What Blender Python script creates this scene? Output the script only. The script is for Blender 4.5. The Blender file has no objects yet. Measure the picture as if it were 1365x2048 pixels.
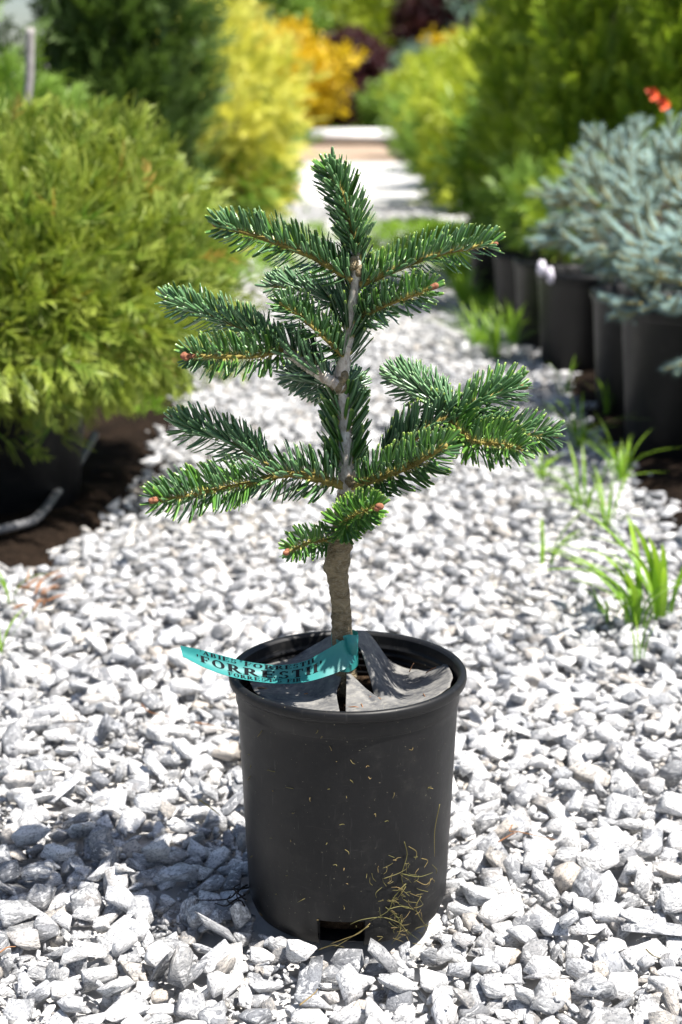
import bpy, bmesh, math, random
import numpy as np
from mathutils import Vector, noise as mnoise
random.seed(7); rng = np.random.default_rng(11)
S = bpy.context.scene
COL = S.collection
R = math.radians

# ------------------------------------------------------------------ camera
PITCH = R(14.8); CAMH = 0.79; LENS = 55.0
FPX = LENS/36*2048
cam = bpy.data.cameras.new('camera'); co = bpy.data.objects.new('camera', cam); COL.objects.link(co)
co.location = (0, 0, CAMH); co.rotation_euler = (math.pi/2-PITCH, 0, 0)
cam.sensor_fit = 'VERTICAL'; cam.sensor_height = 36; cam.sensor_width = 24; cam.lens = LENS
cam.clip_start = 0.05; cam.clip_end = 600
cam.dof.use_dof = True; cam.dof.focus_distance = 1.48; cam.dof.aperture_fstop = 5.6
S.camera = co
S.render.resolution_x = 682; S.render.resolution_y = 1024

# ------------------------------------------------------------------ light
SUN_AZ = math.atan2(-0.42, 0.90)      # direction towards the sun on the ground (x right, y away)
SUN_EL = R(65)
w = bpy.data.worlds.new('World'); S.world = w; w.use_nodes = True
wn = w.node_tree
sky = wn.nodes.new('ShaderNodeTexSky'); sky.sky_type = 'NISHITA'; sky.sun_disc = False
sky.sun_elevation = SUN_EL; sky.sun_rotation = math.pi/2-SUN_AZ
sky.air_density = 1.0; sky.dust_density = 1.5; sky.ozone_density = 1.0
bg = wn.nodes['Background']; bg.inputs['Strength'].default_value = 0.065
wn.links.new(sky.outputs[0], bg.inputs['Color'])
sl = bpy.data.lights.new('sun', 'SUN'); so = bpy.data.objects.new('sun', sl); COL.objects.link(so)
sl.energy = 5.0; sl.angle = R(0.55); sl.color = (1.0, 0.955, 0.89)
sd = Vector((math.cos(SUN_AZ)*math.cos(SUN_EL), math.sin(SUN_AZ)*math.cos(SUN_EL), math.sin(SUN_EL)))
so.rotation_euler = sd.to_track_quat('Z', 'Y').to_euler()
S.view_settings.view_transform = 'Standard'; S.view_settings.look = 'None'
S.view_settings.exposure = 1.15; S.view_settings.gamma = 1.0; S.view_settings.use_curve_mapping = False
S.render.engine = 'CYCLES'
S.cycles.use_denoising = True
S.cycles.max_bounces = 6; S.cycles.sample_clamp_indirect = 8

# ------------------------------------------------------------------ pixel helpers
FW = np.array([0, math.cos(PITCH), -math.sin(PITCH)]); UP = np.array([0, math.sin(PITCH), math.cos(PITCH)])
RT = np.array([1., 0, 0]); CAM = np.array([0, 0, CAMH])
def ray(px, py): return FW + RT*((px-682.5)/FPX) + UP*(-(py-1024)/FPX)
def P(px, py, y):
    d = ray(px, py); return CAM + d*(y/d[1])
def G(px, py, z=0.0):
    d = ray(px, py); return CAM + d*((z-CAMH)/d[2])
def proj(p):
    q = np.asarray(p)-CAM; dz = q@FW
    return 682.5+FPX*(q@RT)/dz, 1024-FPX*(q@UP)/dz, dz

# ------------------------------------------------------------------ mesh helpers
ORIG = {}
def nrm(v): return v/np.maximum(np.linalg.norm(v, axis=-1, keepdims=True), 1e-9)
def mesh_data(name, V, F, mat=None, attrs=None, fattrs=None, smooth=False):
    me = bpy.data.meshes.new(name)
    V = np.asarray(V, np.float32)
    F = [np.asarray(f, np.int32) for f in F if len(f)]
    me.vertices.add(len(V)); me.vertices.foreach_set('co', V.ravel())
    lt = np.concatenate([np.full(len(f), f.shape[1], np.int32) for f in F])
    li = np.concatenate([f.ravel() for f in F])
    me.loops.add(len(li)); me.loops.foreach_set('vertex_index', li)
    me.polygons.add(len(lt))
    me.polygons.foreach_set('loop_start', np.concatenate([[0], np.cumsum(lt)[:-1]]).astype(np.int32))
    me.update(calc_edges=True)
    for k, a in (attrs or {}).items():
        a = np.asarray(a, np.float32)
        if a.ndim == 1:
            at = me.attributes.new(k, 'FLOAT', 'POINT'); at.data.foreach_set('value', a)
        else:
            at = me.attributes.new(k, 'FLOAT_VECTOR', 'POINT'); at.data.foreach_set('vector', a.ravel())
    for k, a in (fattrs or {}).items():
        at = me.attributes.new(k, 'FLOAT', 'FACE'); at.data.foreach_set('value', np.asarray(a, np.float32))
    if smooth:
        me.polygons.foreach_set('use_smooth', np.ones(len(lt), bool))
    if mat: me.materials.append(mat)
    return me
def tag(o, label=None, cat=None, group=None, kind=None):
    if label: o['label'] = label
    if cat: o['category'] = cat
    if group: o['group'] = group
    if kind: o['kind'] = kind
    return o
def link(name, me, parent=None, loc=None):
    o = bpy.data.objects.new(name, me); COL.objects.link(o)
    if parent is not None:
        o.parent = parent; ORIG[o.name] = ORIG[parent.name]
    else:
        o.location = loc if loc is not None else (0, 0, 0); ORIG[o.name] = np.array(o.location)
    return o
def obj(name, V, F, mat, parent=None, loc=None, **kw):
    """vertices in world coordinates; stored relative to the thing's base"""
    base = ORIG[parent.name] if parent is not None else (np.array(loc) if loc is not None else np.zeros(3))
    return link(name, mesh_data(name, np.asarray(V)-base, F, mat, **kw), parent, loc)
def empty(name, loc, label, cat, group=None):
    o = bpy.data.objects.new(name, None); COL.objects.link(o); o.empty_display_size = .05
    o.location = loc; ORIG[o.name] = np.array(loc, float)
    return tag(o, label, cat, group)
def cat_mull(C, n):
    C = np.asarray(C, float)
    if len(C) == 2: 
        t = np.linspace(0, 1, n)[:, None]; return C[0]*(1-t)+C[1]*t
    E = np.vstack([2*C[0]-C[1], C, 2*C[-1]-C[-2]])
    u = np.linspace(0, len(C)-1-1e-6, n); i = u.astype(int); t = (u-i)[:, None]
    a, b, c, d = E[i], E[i+1], E[i+2], E[i+3]
    return .5*((2*b)+(-a+c)*t+(2*a-5*b+4*c-d)*t*t+(-a+3*b-3*c+d)*t**3)
def interp(xs, n):
    xs = np.asarray(xs, float); return np.interp(np.linspace(0, 1, n), np.linspace(0, 1, len(xs)), xs)
def tube(pts, rad, sides=8, cap=True):
    pts = np.asarray(pts, float); n = len(pts); rad = np.broadcast_to(np.asarray(rad, float), (n,))
    T = nrm(np.gradient(pts, axis=0))
    r = np.array([0, 0, 1.]) if abs(T[0, 2]) < .9 else np.array([1., 0, 0])
    A = np.zeros((n, 3)); a = r
    for i in range(n):
        a = a-T[i]*(a@T[i]); a = a/np.linalg.norm(a); A[i] = a
    B = np.cross(T, A)
    th = np.linspace(0, 2*np.pi, sides, endpoint=False)
    V = (pts[:, None]+rad[:, None, None]*(np.cos(th)[None, :, None]*A[:, None]+np.sin(th)[None, :, None]*B[:, None])).reshape(-1, 3)
    F = grid_faces(n, sides, True)
    if cap:
        k = len(V); V = np.vstack([V, pts[0], pts[-1]])
        j = np.arange(sides); j2 = (j+1) % sides
        tri = np.vstack([np.stack([np.full(sides, k), j2, j], 1), np.stack([np.full(sides, k+1), (n-1)*sides+j, (n-1)*sides+j2], 1)])
        return V, [F, tri]
    return V, [F]
def grid_faces(n, m, wrap=False):
    i = np.arange(n-1)[:, None]; j = np.arange(m if wrap else m-1)[None, :]; j2 = (j+1) % m
    return np.stack([i*m+j, i*m+j2, (i+1)*m+j2, (i+1)*m+j], -1).reshape(-1, 4)
class MB:
    def __init__(s): s.V = []; s.F = []; s.n = 0; s.A = {}; s.FA = {}
    def add(s, V, F, **attrs):
        V = np.asarray(V, float)
        for f in F: s.F.append(np.asarray(f)+s.n)
        s.V.append(V); s.n += len(V)
        for k, a in attrs.items(): s.A.setdefault(k, []).append(np.broadcast_to(np.asarray(a, float), (len(V),)))
    def build(s, name, mat, parent=None, loc=None, **kw):
        d = {}
        for f in s.F: d.setdefault(f.shape[1], []).append(f)
        F = [np.concatenate(v) for v in d.values()]
        return obj(name, np.vstack(s.V), F, mat, parent, loc, attrs={k: np.concatenate(v) for k, v in s.A.items()}, **kw)

# ------------------------------------------------------------------ material helpers
def mat(name, rough=.6, spec=.5):
    m = bpy.data.materials.new(name); m.use_nodes = True
    nt = m.node_tree; b = nt.nodes['Principled BSDF']
    b.inputs['Roughness'].default_value = rough; b.inputs['Specular IOR Level'].default_value = spec
    return m, nt, b
def N(nt, t, **kw):
    n = nt.nodes.new(t)
    for k, v in kw.items():
        if k in n.inputs.keys() if hasattr(n.inputs, 'keys') else False: n.inputs[k].default_value = v
        else: setattr(n, k, v)
    return n
def mixc(nt, fac, a, b, mode='MIX'):
    n = nt.nodes.new('ShaderNodeMix'); n.data_type = 'RGBA'; n.blend_type = mode
    for s, v in ((n.inputs[0], fac), (n.inputs[6], a), (n.inputs[7], b)):
        if hasattr(v, 'node'): nt.links.new(v, s)
        elif isinstance(v, (int, float)): s.default_value = v
        else: s.default_value = (*v, 1)
    return n.outputs[2]
def math_(nt, op, a, b=None, c=None):
    n = nt.nodes.new('ShaderNodeMath'); n.operation = op
    for i, v in enumerate((a, b, c)):
        if v is None: continue
        if hasattr(v, 'node'): nt.links.new(v, n.inputs[i])
        else: n.inputs[i].default_value = v
    return n.outputs[0]
def maprange(nt, v, a, b, c=0., d=1.):
    n = nt.nodes.new('ShaderNodeMapRange'); nt.links.new(v, n.inputs[0])
    for i, x in enumerate((a, b, c, d)): n.inputs[i+1].default_value = x
    return n.outputs[0]
def attr(nt, name, out='Fac'):
    n = nt.nodes.new('ShaderNodeAttribute'); n.attribute_name = name; return n.outputs[out]
def noise(nt, vec, scale, detail=4., rough=.55, dist=0.):
    n = nt.nodes.new('ShaderNodeTexNoise')
    if vec is not None: nt.links.new(vec, n.inputs['Vector'])
    n.inputs['Scale'].default_value = scale; n.inputs['Detail'].default_value = detail
    n.inputs['Roughness'].default_value = rough; n.inputs['Distortion'].default_value = dist
    return n.outputs['Fac']
def bump(nt, b, h, strength, dist):
    n = nt.nodes.new('ShaderNodeBump'); n.inputs['Strength'].default_value = strength; n.inputs['Distance'].default_value = dist
    nt.links.new(h, n.inputs['Height']); nt.links.new(n.outputs[0], b.inputs['Normal'])
def objco(nt): return nt.nodes.new('ShaderNodeTexCoord').outputs['Object']

def rock_material(name, joined):
    m, nt, b = mat(name, .72, .35)
    if joined:
        vec = attr(nt, 'rc', 'Vector'); rnd = attr(nt, 'rnd')
    else:
        oi = nt.nodes.new('ShaderNodeObjectInfo'); rnd = oi.outputs['Random']
        a = nt.nodes.new('ShaderNodeVectorMath'); a.operation = 'ADD'
        vs = nt.nodes.new('ShaderNodeVectorMath'); vs.operation = 'SCALE'; vs.inputs['Scale'].default_value = .036
        nt.links.new(objco(nt), vs.inputs[0]); nt.links.new(vs.outputs[0], a.inputs[0])
        c = nt.nodes.new('ShaderNodeCombineXYZ'); v = math_(nt, 'MULTIPLY', rnd, 37.)
        for i in range(3): nt.links.new(v, c.inputs[i])
        nt.links.new(c.outputs[0], a.inputs[1]); vec = a.outputs[0]
    mp = nt.nodes.new('ShaderNodeMapping'); nt.links.new(vec, mp.inputs[0]); mp.inputs['Scale'].default_value = (1, 1.2, 3.2)
    band = noise(nt, mp.outputs[0], 95, 6, .68, 1.1)
    fine = noise(nt, mp.outputs[0], 330, 4, .7, .3)
    blot = noise(nt, vec, 26, 3, .5, .4)
    r2 = math_(nt, 'FRACT', math_(nt, 'MULTIPLY', rnd, 7.31))
    r3 = math_(nt, 'FRACT', math_(nt, 'MULTIPLY', rnd, 23.7))
    thr = maprange(nt, r2, 0, 1, -.10, .10)
    bd = maprange(nt, math_(nt, 'ADD', band, thr), .47, .56)
    body = mixc(nt, maprange(nt, rnd, 0, 1), (.62, .63, .65), (.84, .83, .815))
    body = mixc(nt, maprange(nt, r3, .84, .98, 0., .8), body, (.52, .45, .37))
    grey = mixc(nt, r3, (.115, .125, .145), (.24, .24, .24))
    c = mixc(nt, math_(nt, 'MULTIPLY', bd, maprange(nt, r2, 0, 1, .35, .9)), body, grey)
    c = mixc(nt, maprange(nt, fine, .52, .60, 0, .7), c, (.10, .105, .12))
    c = mixc(nt, maprange(nt, blot, .60, .75, 0, .22), c, (.50, .40, .29))
    nt.links.new(c, b.inputs['Base Color'])
    h = math_(nt, 'ADD', math_(nt, 'MULTIPLY', blot, 1.2), math_(nt, 'ADD', band, math_(nt, 'MULTIPLY', fine, .35)))
    bump(nt, b, h, .9, .0045)
    return m
M_ROCK = rock_material('marble_chip', False); M_ROCKJ = rock_material('marble_gravel', True)

def soil_material(name, c0, c1, gravelmix=0.):
    m, nt, b = mat(name, .95, .05)
    v = objco(nt); n1 = noise(nt, v, 9, 6, .65); n2 = noise(nt, v, 90, 5, .7)
    c = mixc(nt, maprange(nt, n1, .35, .65), c0, c1)
    c = mixc(nt, maprange(nt, n2, .5, .75, 0, .6), c, tuple(x*2.2 for x in c1))
    nt.links.new(c, b.inputs['Base Color']); bump(nt, b, math_(nt, 'ADD', n1, n2), .9, .012)
    return m
M_SOIL = soil_material('bed_soil', (.009, .0065, .005), (.024, .016, .011))
M_GROUND = soil_material('ground_earth', (.07, .06, .045), (.13, .115, .085))
M_DIRT = soil_material('dirt_track', (.26, .185, .13), (.36, .28, .21))

def gravel_sheet_material():
    m, nt, b = mat('gravel_sheet', .85, .3)
    v = objco(nt); vo = nt.nodes.new('ShaderNodeTexVoronoi'); vo.inputs['Scale'].default_value = 38; nt.links.new(v, vo.inputs['Vector'])
    sep = nt.nodes.new('ShaderNodeSeparateColor'); nt.links.new(vo.outputs['Color'], sep.inputs[0])
    c = mixc(nt, sep.outputs[0], (.46, .46, .46), (.74, .73, .71))
    c = mixc(nt, maprange(nt, vo.outputs['Distance'], .25, .75, 0, .45), c, (.2, .195, .19))
    n1 = noise(nt, v, 2.2, 4); c = mixc(nt, maprange(nt, n1, .5, .7, 0, .5), c, (.40, .35, .27))
    nt.links.new(c, b.inputs['Base Color']); bump(nt, b, vo.outputs['Distance'], -.8, .01)
    return m
M_GSHEET = gravel_sheet_material()

def needle_material(name, ctop, cold, cunder, ctip, cbase, rough=.34):
    m, nt, b = mat(name, rough, .55)
    t = attr(nt, 't'); und = attr(nt, 'und'); rnd = attr(nt, 'rnd'); age_shade = attr(nt, 'age_shade')
    c = mixc(nt, age_shade, ctop, cold)
    c = mixc(nt, math_(nt, 'MULTIPLY', maprange(nt, rnd, .2, 1, 0, .55), 1.), c, mixc(nt, age_shade, (ctop[0]*1.9, ctop[1]*1.55, ctop[2]*.9), (cold[0]*1.5, cold[1]*1.5, cold[2]*1.5)))
    c = mixc(nt, maprange(nt, t, .90, .98, 0, .85), c, ctip)
    c = mixc(nt, maprange(nt, t, .20, .05, 0, .95), c, cbase)
    c = mixc(nt, math_(nt, 'MULTIPLY', und, .75), c, cunder)
    nt.links.new(c, b.inputs['Base Color'])
    b.inputs['Coat Weight'].default_value = .12; b.inputs['Coat Roughness'].default_value = .25
    return m
M_NEEDLE = needle_material('fir_needles', (.068, .185, .030), (.020, .054, .020), (.11, .22, .11), (.30, .42, .08), (.50, .44, .13))
M_SPRUCE = needle_material('spruce_needles', (.20, .33, .36), (.19, .29, .24), (.30, .40, .41), (.36, .46, .45), (.20, .22, .14), .55)

def foliage_material(name, c0, c1, c2, trans=.35, rough=.5):
    """c0 to c1 over the sprays, c2 the ends: new growth, on the arborvitae also painted sun highlights"""
    m, nt, b = mat(name, rough, .4)
    rnd = attr(nt, 'rnd'); t = attr(nt, 't')
    c = mixc(nt, rnd, c0, c1)
    c = mixc(nt, maprange(nt, t, .35, 1, 0, .8), c, c2)
    nt.links.new(c, b.inputs['Base Color'])
    tr = nt.nodes.new('ShaderNodeBsdfTranslucent'); nt.links.new(mixc(nt, .5, c, (1, 1, .3), 'MULTIPLY'), tr.inputs['Color'])
    mx = nt.nodes.new('ShaderNodeMixShader'); mx.inputs[0].default_value = trans
    nt.links.new(b.outputs[0], mx.inputs[1]); nt.links.new(tr.outputs[0], mx.inputs[2])
    nt.links.new(mx.outputs[0], nt.nodes['Material Output'].inputs['Surface'])
    return m
M_GOLDTHREAD = foliage_material('gold_thread_foliage', (.070, .17, .016), (.26, .33, .035), (.40, .45, .09))
M_DARKARB = foliage_material('dark_arborvitae', (.030, .075, .014), (.075, .14, .025), (.15, .23, .05), .3)
M_ARB = foliage_material('arborvitae', (.045, .12, .010), (.18, .32, .018), (.52, .64, .06), .4)  # bright end colour paints sunlit highlights onto the sprays
M_YELLOW = foliage_material('yellow_cypress', (.34, .42, .045), (.70, .66, .10), (.84, .77, .20), .35)
M_ORANGE = foliage_material('orange_gold_shrub', (.48, .36, .01), (.72, .50, .012), (.80, .56, .02), .35)
M_LIME = foliage_material('lime_foliage', (.22, .34, .02), (.40, .48, .03), (.54, .56, .06), .35)
M_GREEN = foliage_material('mid_green_foliage', (.08, .19, .02), (.18, .31, .04), (.27, .40, .07), .35)
M_BLUEGREEN = foliage_material('blue_green_foliage', (.11, .21, .14), (.21, .32, .25), (.28, .40, .33), .25)
M_PURPLE = foliage_material('purple_maple', (.035, .012, .018), (.075, .022, .03), (.11, .04, .04), .3)
M_GRASS = foliage_material('grass_blades', (.13, .29, .02), (.25, .43, .035), (.32, .48, .05), .4, .4)
M_DRYGRASS = foliage_material('dry_grass', (.30, .22, .08), (.42, .33, .12), (.40, .36, .15), .2, .7)
M_STRAW = foliage_material('straw', (.09, .09, .025), (.24, .17, .07), (.15, .14, .045), .15, .7)
M_GOLD = foliage_material('golden_old_sprays', (.36, .24, .04), (.46, .32, .06), (.5, .36, .08), .3)
M_RUST = foliage_material('rusty_litter', (.24, .11, .05), (.38, .20, .10), (.38, .20, .10), .15, .8)

def bark_material(name, c0, c1, scale, bs=.8, bd=.003, stretch=(1, 1, 1), c2=None, f2=.6):
    m, nt, b = mat(name, .85, .25)
    mp = nt.nodes.new('ShaderNodeMapping'); nt.links.new(objco(nt), mp.inputs[0]); mp.inputs['Scale'].default_value = stretch
    n1 = noise(nt, mp.outputs[0], scale, 6, .65, .6); n2 = noise(nt, mp.outputs[0], scale*5, 4, .6)
    c = mixc(nt, maprange(nt, n1, .36, .64), c0, c1)
    if c2: c = mixc(nt, maprange(nt, n2, .5, .7, 0, f2), c, c2)
    nt.links.new(c, b.inputs['Base Color']); bump(nt, b, math_(nt, 'ADD', n1, math_(nt, 'MULTIPLY', n2, .5)), bs, bd)
    return m
M_BARK = bark_material('fir_bark', (.12, .090, .048), (.34, .27, .165), 70, 1., .006, (1, 1, 1.8), (.40, .35, .26), .65)
M_BARKPALE = bark_material('pale_young_bark', (.34, .28, .23), (.72, .68, .62), 90, .7, .002, (1, 1, .6), (.16, .11, .08), .55)
M_TWIG = bark_material('green_brown_twig', (.17, .13, .03), (.32, .26, .08), 150, .6, .001)
M_TRUNKBG = bark_material('background_trunk', (.10, .075, .05), (.20, .16, .12), 40)
M_STAKE = bark_material('grey_stake_wood', (.26, .24, .23), (.38, .36, .34), 30, .3)
def plain(name, c, rough=.5, spec=.5):
    m, nt, b = mat(name, rough, spec); b.inputs['Base Color'].default_value = (*c, 1); return m
M_BUD = bark_material('resin_bud', (.17, .06, .035), (.36, .16, .09), 300, .6, .001)

def pot_material(name, dusty):
    m, nt, b = mat(name, .46, .30)
    v = objco(nt)
    n1 = noise(nt, v, 14, 6, .65); n2 = noise(nt, v, 420, 2, .5); n3 = noise(nt, v, 60, 5, .7)
    mp = nt.nodes.new('ShaderNodeMapping'); nt.links.new(v, mp.inputs[0]); mp.inputs['Scale'].default_value = (1, 1, .12)
    n4 = noise(nt, mp.outputs[0], 260, 3, .6)
    c = mixc(nt, maprange(nt, n1, .3, .7), (.0045, .0047, .0055), (.009, .009, .0095))
    c = mixc(nt, math_(nt, 'MULTIPLY', maprange(nt, n3, .52, .72, 0, .5), maprange(nt, n1, .35, .65, .2, 1)), c, (.030, .029, .026))
    if dusty:
        sp = math_(nt, 'MULTIPLY', maprange(nt, n2, .715, .76), maprange(nt, n3, .42, .6))
        c = mixc(nt, sp, c, (.28, .25, .17))
        c = mixc(nt, maprange(nt, n4, .64, .76, 0, .16), c, (.12, .12, .11))
        mp2 = nt.nodes.new('ShaderNodeMapping'); nt.links.new(v, mp2.inputs[0]); mp2.inputs['Scale'].default_value = (1, 1, 9); mp2.inputs['Rotation'].default_value = (.25, .15, 0)
        n5 = noise(nt, mp2.outputs[0], 34, 4, .7, .4)
        c = mixc(nt, math_(nt, 'MULTIPLY', maprange(nt, n5, .62, .72, 0, .35), maprange(nt, n1, .4, .6)), c, (.09, .088, .08))
    nt.links.new(c, b.inputs['Base Color'])
    nt.links.new(maprange(nt, n1, .3, .7, .38, .56), b.inputs['Roughness'])
    bump(nt, b, math_(nt, 'ADD', n1, math_(nt, 'MULTIPLY', n3, .3)), .25, .002)
    return m
M_POT = pot_material('black_pot_plastic', True); M_POTB = pot_material('black_pot_plastic_far', False)
M_MAT = bark_material('weathered_black_fabric', (.07, .071, .075), (.20, .195, .185), 40, .35, .0012, (1, 1, 1), (.36, .34, .29), .35)
M_POTSOIL = soil_material('potting_mix', (.022, .014, .009), (.06, .04, .025))

# ------------------------------------------------------------------ ground
ground = tag(obj('ground', [(-300, -60, -.045), (300, -60, -.045), (300, 500, -.045), (-300, 500, -.045)], [[(0, 1, 2, 3)]], M_GROUND), kind='structure')

def sheet(name, x0, x1, y0, y1, nx, ny, zf, m, jag=0.):
    X, Y = np.meshgrid(np.linspace(x0, x1, nx), np.linspace(y0, y1, ny))
    Z = np.vectorize(zf)(X, Y)
    return tag(obj(name, np.stack([X, Y, Z], -1).reshape(-1, 3), [grid_faces(ny, nx)], m, smooth=True), kind='structure')
def nz(x, y, s, k=0.): return mnoise.noise(Vector((x*s, y*s, k)))
path = sheet('gravel_path', -1.4, 1.4, .3, 21.5, 30, 190, lambda x, y: -.030+.004*nz(x, y, 3), M_GSHEET)
# limits of the gravel, shared by soil beds and stones
def left_edge(y): return float(np.interp(y, [1.6, 2.5, 2.9, 3.35, 4.2, 5.5, 20], [-2.2, -.56, -.43, -.38, -.40, -.47, -.5]))+.05*nz(0, y, 3.1, 4)+.02*nz(0, y, 11, 9)
def right_edge(y): return (.60 if y > 2.9 else .60+(2.9-y)*.9)+.05*nz(0, y, 2.7, 7)+.02*nz(0, y, 12, 2)
def bed_left(x, y): 
    e = left_edge(y)-x
    return max(-.05, min(.0, -.045+e*.5))+.012*nz(x, y, 9)+.006*nz(x, y, 31)
def bed_right(x, y):
    e = x-right_edge(y)
    return max(-.05, min(.0, -.045+e*.5))+.012*nz(x, y, 9, 5)+.006*nz(x, y, 31, 5)
sheet('soil_bed_left', -4, -.3, .6, 9, 120, 240, bed_left, M_SOIL)
sheet('soil_bed_right', .4, 4, .6, 9, 120, 240, bed_right, M_SOIL)
sheet('dirt_track', -.75, .75, 21.3, 31.5, 12, 80, lambda x, y: -.026+.01*nz(x, y, 2), M_DIRT)

# ------------------------------------------------------------------ stones
POTC = np.array([P(696, 1335, 1.456)[0], 1.456]); POTB = -.004
def make_rock(seed, npts, bev):
    r = np.random.default_rng(seed); bm = bmesh.new()
    p = nrm(r.normal(size=(npts, 3)))*(.70+.30*r.random((npts, 1)))
    cor = np.array([(a, b, c) for a in (-1, 1) for b in (-1, 1) for c in (-1, 1)], float)
    cor = cor*(.62+.16*r.normal(size=(8, 3)))*np.array([1, 1, .9]); cor = cor[r.random(8) < .75]
    box = np.vstack([p*.95, cor]); sh = r.normal()*.35; box[:, 0] += sh*box[:, 2]; box[:, 1] += r.normal()*.3*box[:, 0]
    sc = np.array([1, .55+.35*r.random(), .30+.34*r.random()])
    for q in box*sc*.5: bm.verts.new(q)
    bmesh.ops.convex_hull(bm, input=bm.verts)
    for v in [v for v in bm.verts if not v.link_faces]: bm.verts.remove(v)
    if bev:
        bmesh.ops.dissolve_limit(bm, angle_limit=R(14), verts=bm.verts, edges=bm.edges)
        bmesh.ops.bevel(bm, geom=list(bm.edges), offset=.012+.018*r.random(), segments=1, profile=.6, affect='EDGES', clamp_overlap=True)
    bmesh.ops.triangulate(bm, faces=bm.faces)
    bm.verts.index_update()
    V = np.array([v.co for v in bm.verts]); F = np.array([[v.index for v in f.verts] for f in bm.faces]); bm.free()
    return V, F
def rot_mats(n, tilt, r):
    az = r.random(n)*2*np.pi; ax = r.random(n)*2*np.pi; tl = r.normal(size=n)*tilt
    k = np.stack([np.cos(ax), np.sin(ax), 0*ax], -1); c, s = np.cos(tl), np.sin(tl)
    K = np.zeros((n, 3, 3)); K[:, 0, 1] = -k[:, 2]; K[:, 0, 2] = k[:, 1]; K[:, 1, 0] = k[:, 2]; K[:, 1, 2] = -k[:, 0]; K[:, 2, 0] = -k[:, 1]; K[:, 2, 1] = k[:, 0]
    Rt = np.eye(3)+s[:, None, None]*K+(1-c)[:, None, None]*(K@K)
    Z = np.zeros((n, 3, 3)); Z[:, 0, 0] = np.cos(az); Z[:, 0, 1] = -np.sin(az); Z[:, 1, 0] = np.sin(az); Z[:, 1, 1] = np.cos(az); Z[:, 2, 2] = 1
    return Rt@Z
def deposit(x0, x1, y0, y1, n, smin, smax, protos, tilt, cell, inside, r, cand=4, hm=None):
    nx = int((x1-x0)/cell); ny = int((y1-y0)/cell)
    if hm is None: hm = np.full((ny, nx), -.030)
    pid = r.integers(0, len(protos), n)
    size = smin+(smax-smin)*r.random(n)**1.9
    size = size[np.argsort(-(size+r.normal(size=n)*(smax-smin)*.7))][::-1]      # small chips first, larger ones on top
    rm = rot_mats(n, tilt, r); out = []
    for i in range(n):
        best = None
        for _ in range(cand):
            x = x0+(x1-x0)*r.random(); y = y0+(y1-y0)*r.random()
            if not inside(x, y, size[i]): continue
            ix = min(nx-1, int((x-x0)/cell)); iy = min(ny-1, int((y-y0)/cell))
            a = hm[max(0, iy-1):iy+2, max(0, ix-1):ix+2].mean()
            if best is None or a < best[0]: best = (a, x, y, ix, iy)
        if best is None: continue
        a, x, y, ix, iy = best
        V = protos[pid[i]][0]@rm[i].T*size[i]
        ex = (V[:, 0].max()-V[:, 0].min())/2; ey = (V[:, 1].max()-V[:, 1].min())/2; ez0 = V[:, 2].min(); ez1 = V[:, 2].max()
        kx = max(1, int(ex/cell)); ky = max(1, int(ey/cell))
        ya, yb, xa, xb = max(0, iy-ky), min(ny, iy+ky+1), max(0, ix-kx), min(nx, ix+kx+1)
        pt = hm[ya:yb, xa:xb]
        gy, gx = np.mgrid[ya-iy:yb-iy, xa-ix:xb-ix]
        q = (gx/(kx+.3))**2+(gy/(ky+.3))**2; ins = q < 1
        z = np.percentile(pt[ins], 62)-ez0*.86
        top = z+ez1*np.sqrt(np.clip(1-q*.8, 0, 1))
        hm[ya:yb, xa:xb] = np.where(ins, np.maximum(pt, top*.92+pt*.08), pt)
        out.append((pid[i], x, y, z, size[i], rm[i], z+ez1, max(ex, ey)))
    return out, hm
def on_path(x, y, s):
    e = min(x-left_edge(y), right_edge(y)-x)
    if e < -.10 or (e < .04 and random.random() > (e+.10)/.14): return False
    return math.hypot(x-POTC[0], y-POTC[1]) > .1010+.22*s
PROTO_N = [make_rock(100+i, 7+i % 6, True) for i in range(36)]
PROTO_M = [make_rock(300+i, 8, False) for i in range(24)]
PROTO_F = [make_rock(500+i, 4, False) for i in range(12)]
near, hm = deposit(-.86, .86, .72, 2.36, 12500, .010, .050, PROTO_N, .50, .004, on_path, rng)
core = np.median(hm[int((1.1-.72)/.004):int((1.9-.72)/.004), 100:330])
DZ = -.007-core
fines, hm = deposit(-.86, .86, .72, 2.36, 5500, .006, .017, PROTO_M, .6, .004, lambda x, y, s_: on_path(x, y, s_*.5), rng, 9, hm)
mid, hm2 = deposit(-.74, .86, 2.30, 5.2, 9500, .014, .048, PROTO_M, .4, .007, on_path, rng, 3)
far, hm3 = deposit(-.70, .76, 5.15, 12.5, 9500, .022, .052, PROTO_F, .35, .012, on_path, rng, 2)
# stones that show largest become objects of their own
def shows(s):
    px, py, dz = proj((s[1], s[2], s[3]+DZ))
    if not (-10 < px < 1375 and py < 2075): return -1
    ix = int((s[1]+.86)/.004); iy = int((s[2]-.72)/.004)
    hid = max(0., hm[max(0, iy-2):iy+3, max(0, ix-2):ix+3].mean()-s[6])
    if math.hypot(s[1]-POTC[0], s[2]-POTC[1]) < .12 and s[2] > POTC[1]: return -1
    return s[7]/dz-hid*4
sc = np.array([shows(s) for s in near]); big = set(np.argsort(-sc)[:295].tolist())
def joined(name, stones, protos, mt, parent):
    Vs, Fs, RC, RN = [], [], [], []; n = 0
    for s in stones:
        V, F = protos[s[0]]; W = V@s[5].T*s[4]+np.array([s[1], s[2], s[3]+DZ])
        u = rng.random(); Vs.append(W); Fs.append(F+n); n += len(V)
        RC.append(V*s[4]+u*37.); RN.append(np.full(len(V), u))
    o = obj(name, np.vstack(Vs), [np.vstack(Fs)], mt, parent, attrs={'rc': np.vstack(RC), 'rnd': np.concatenate(RN)})
    return tag(o, kind='stuff')
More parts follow.
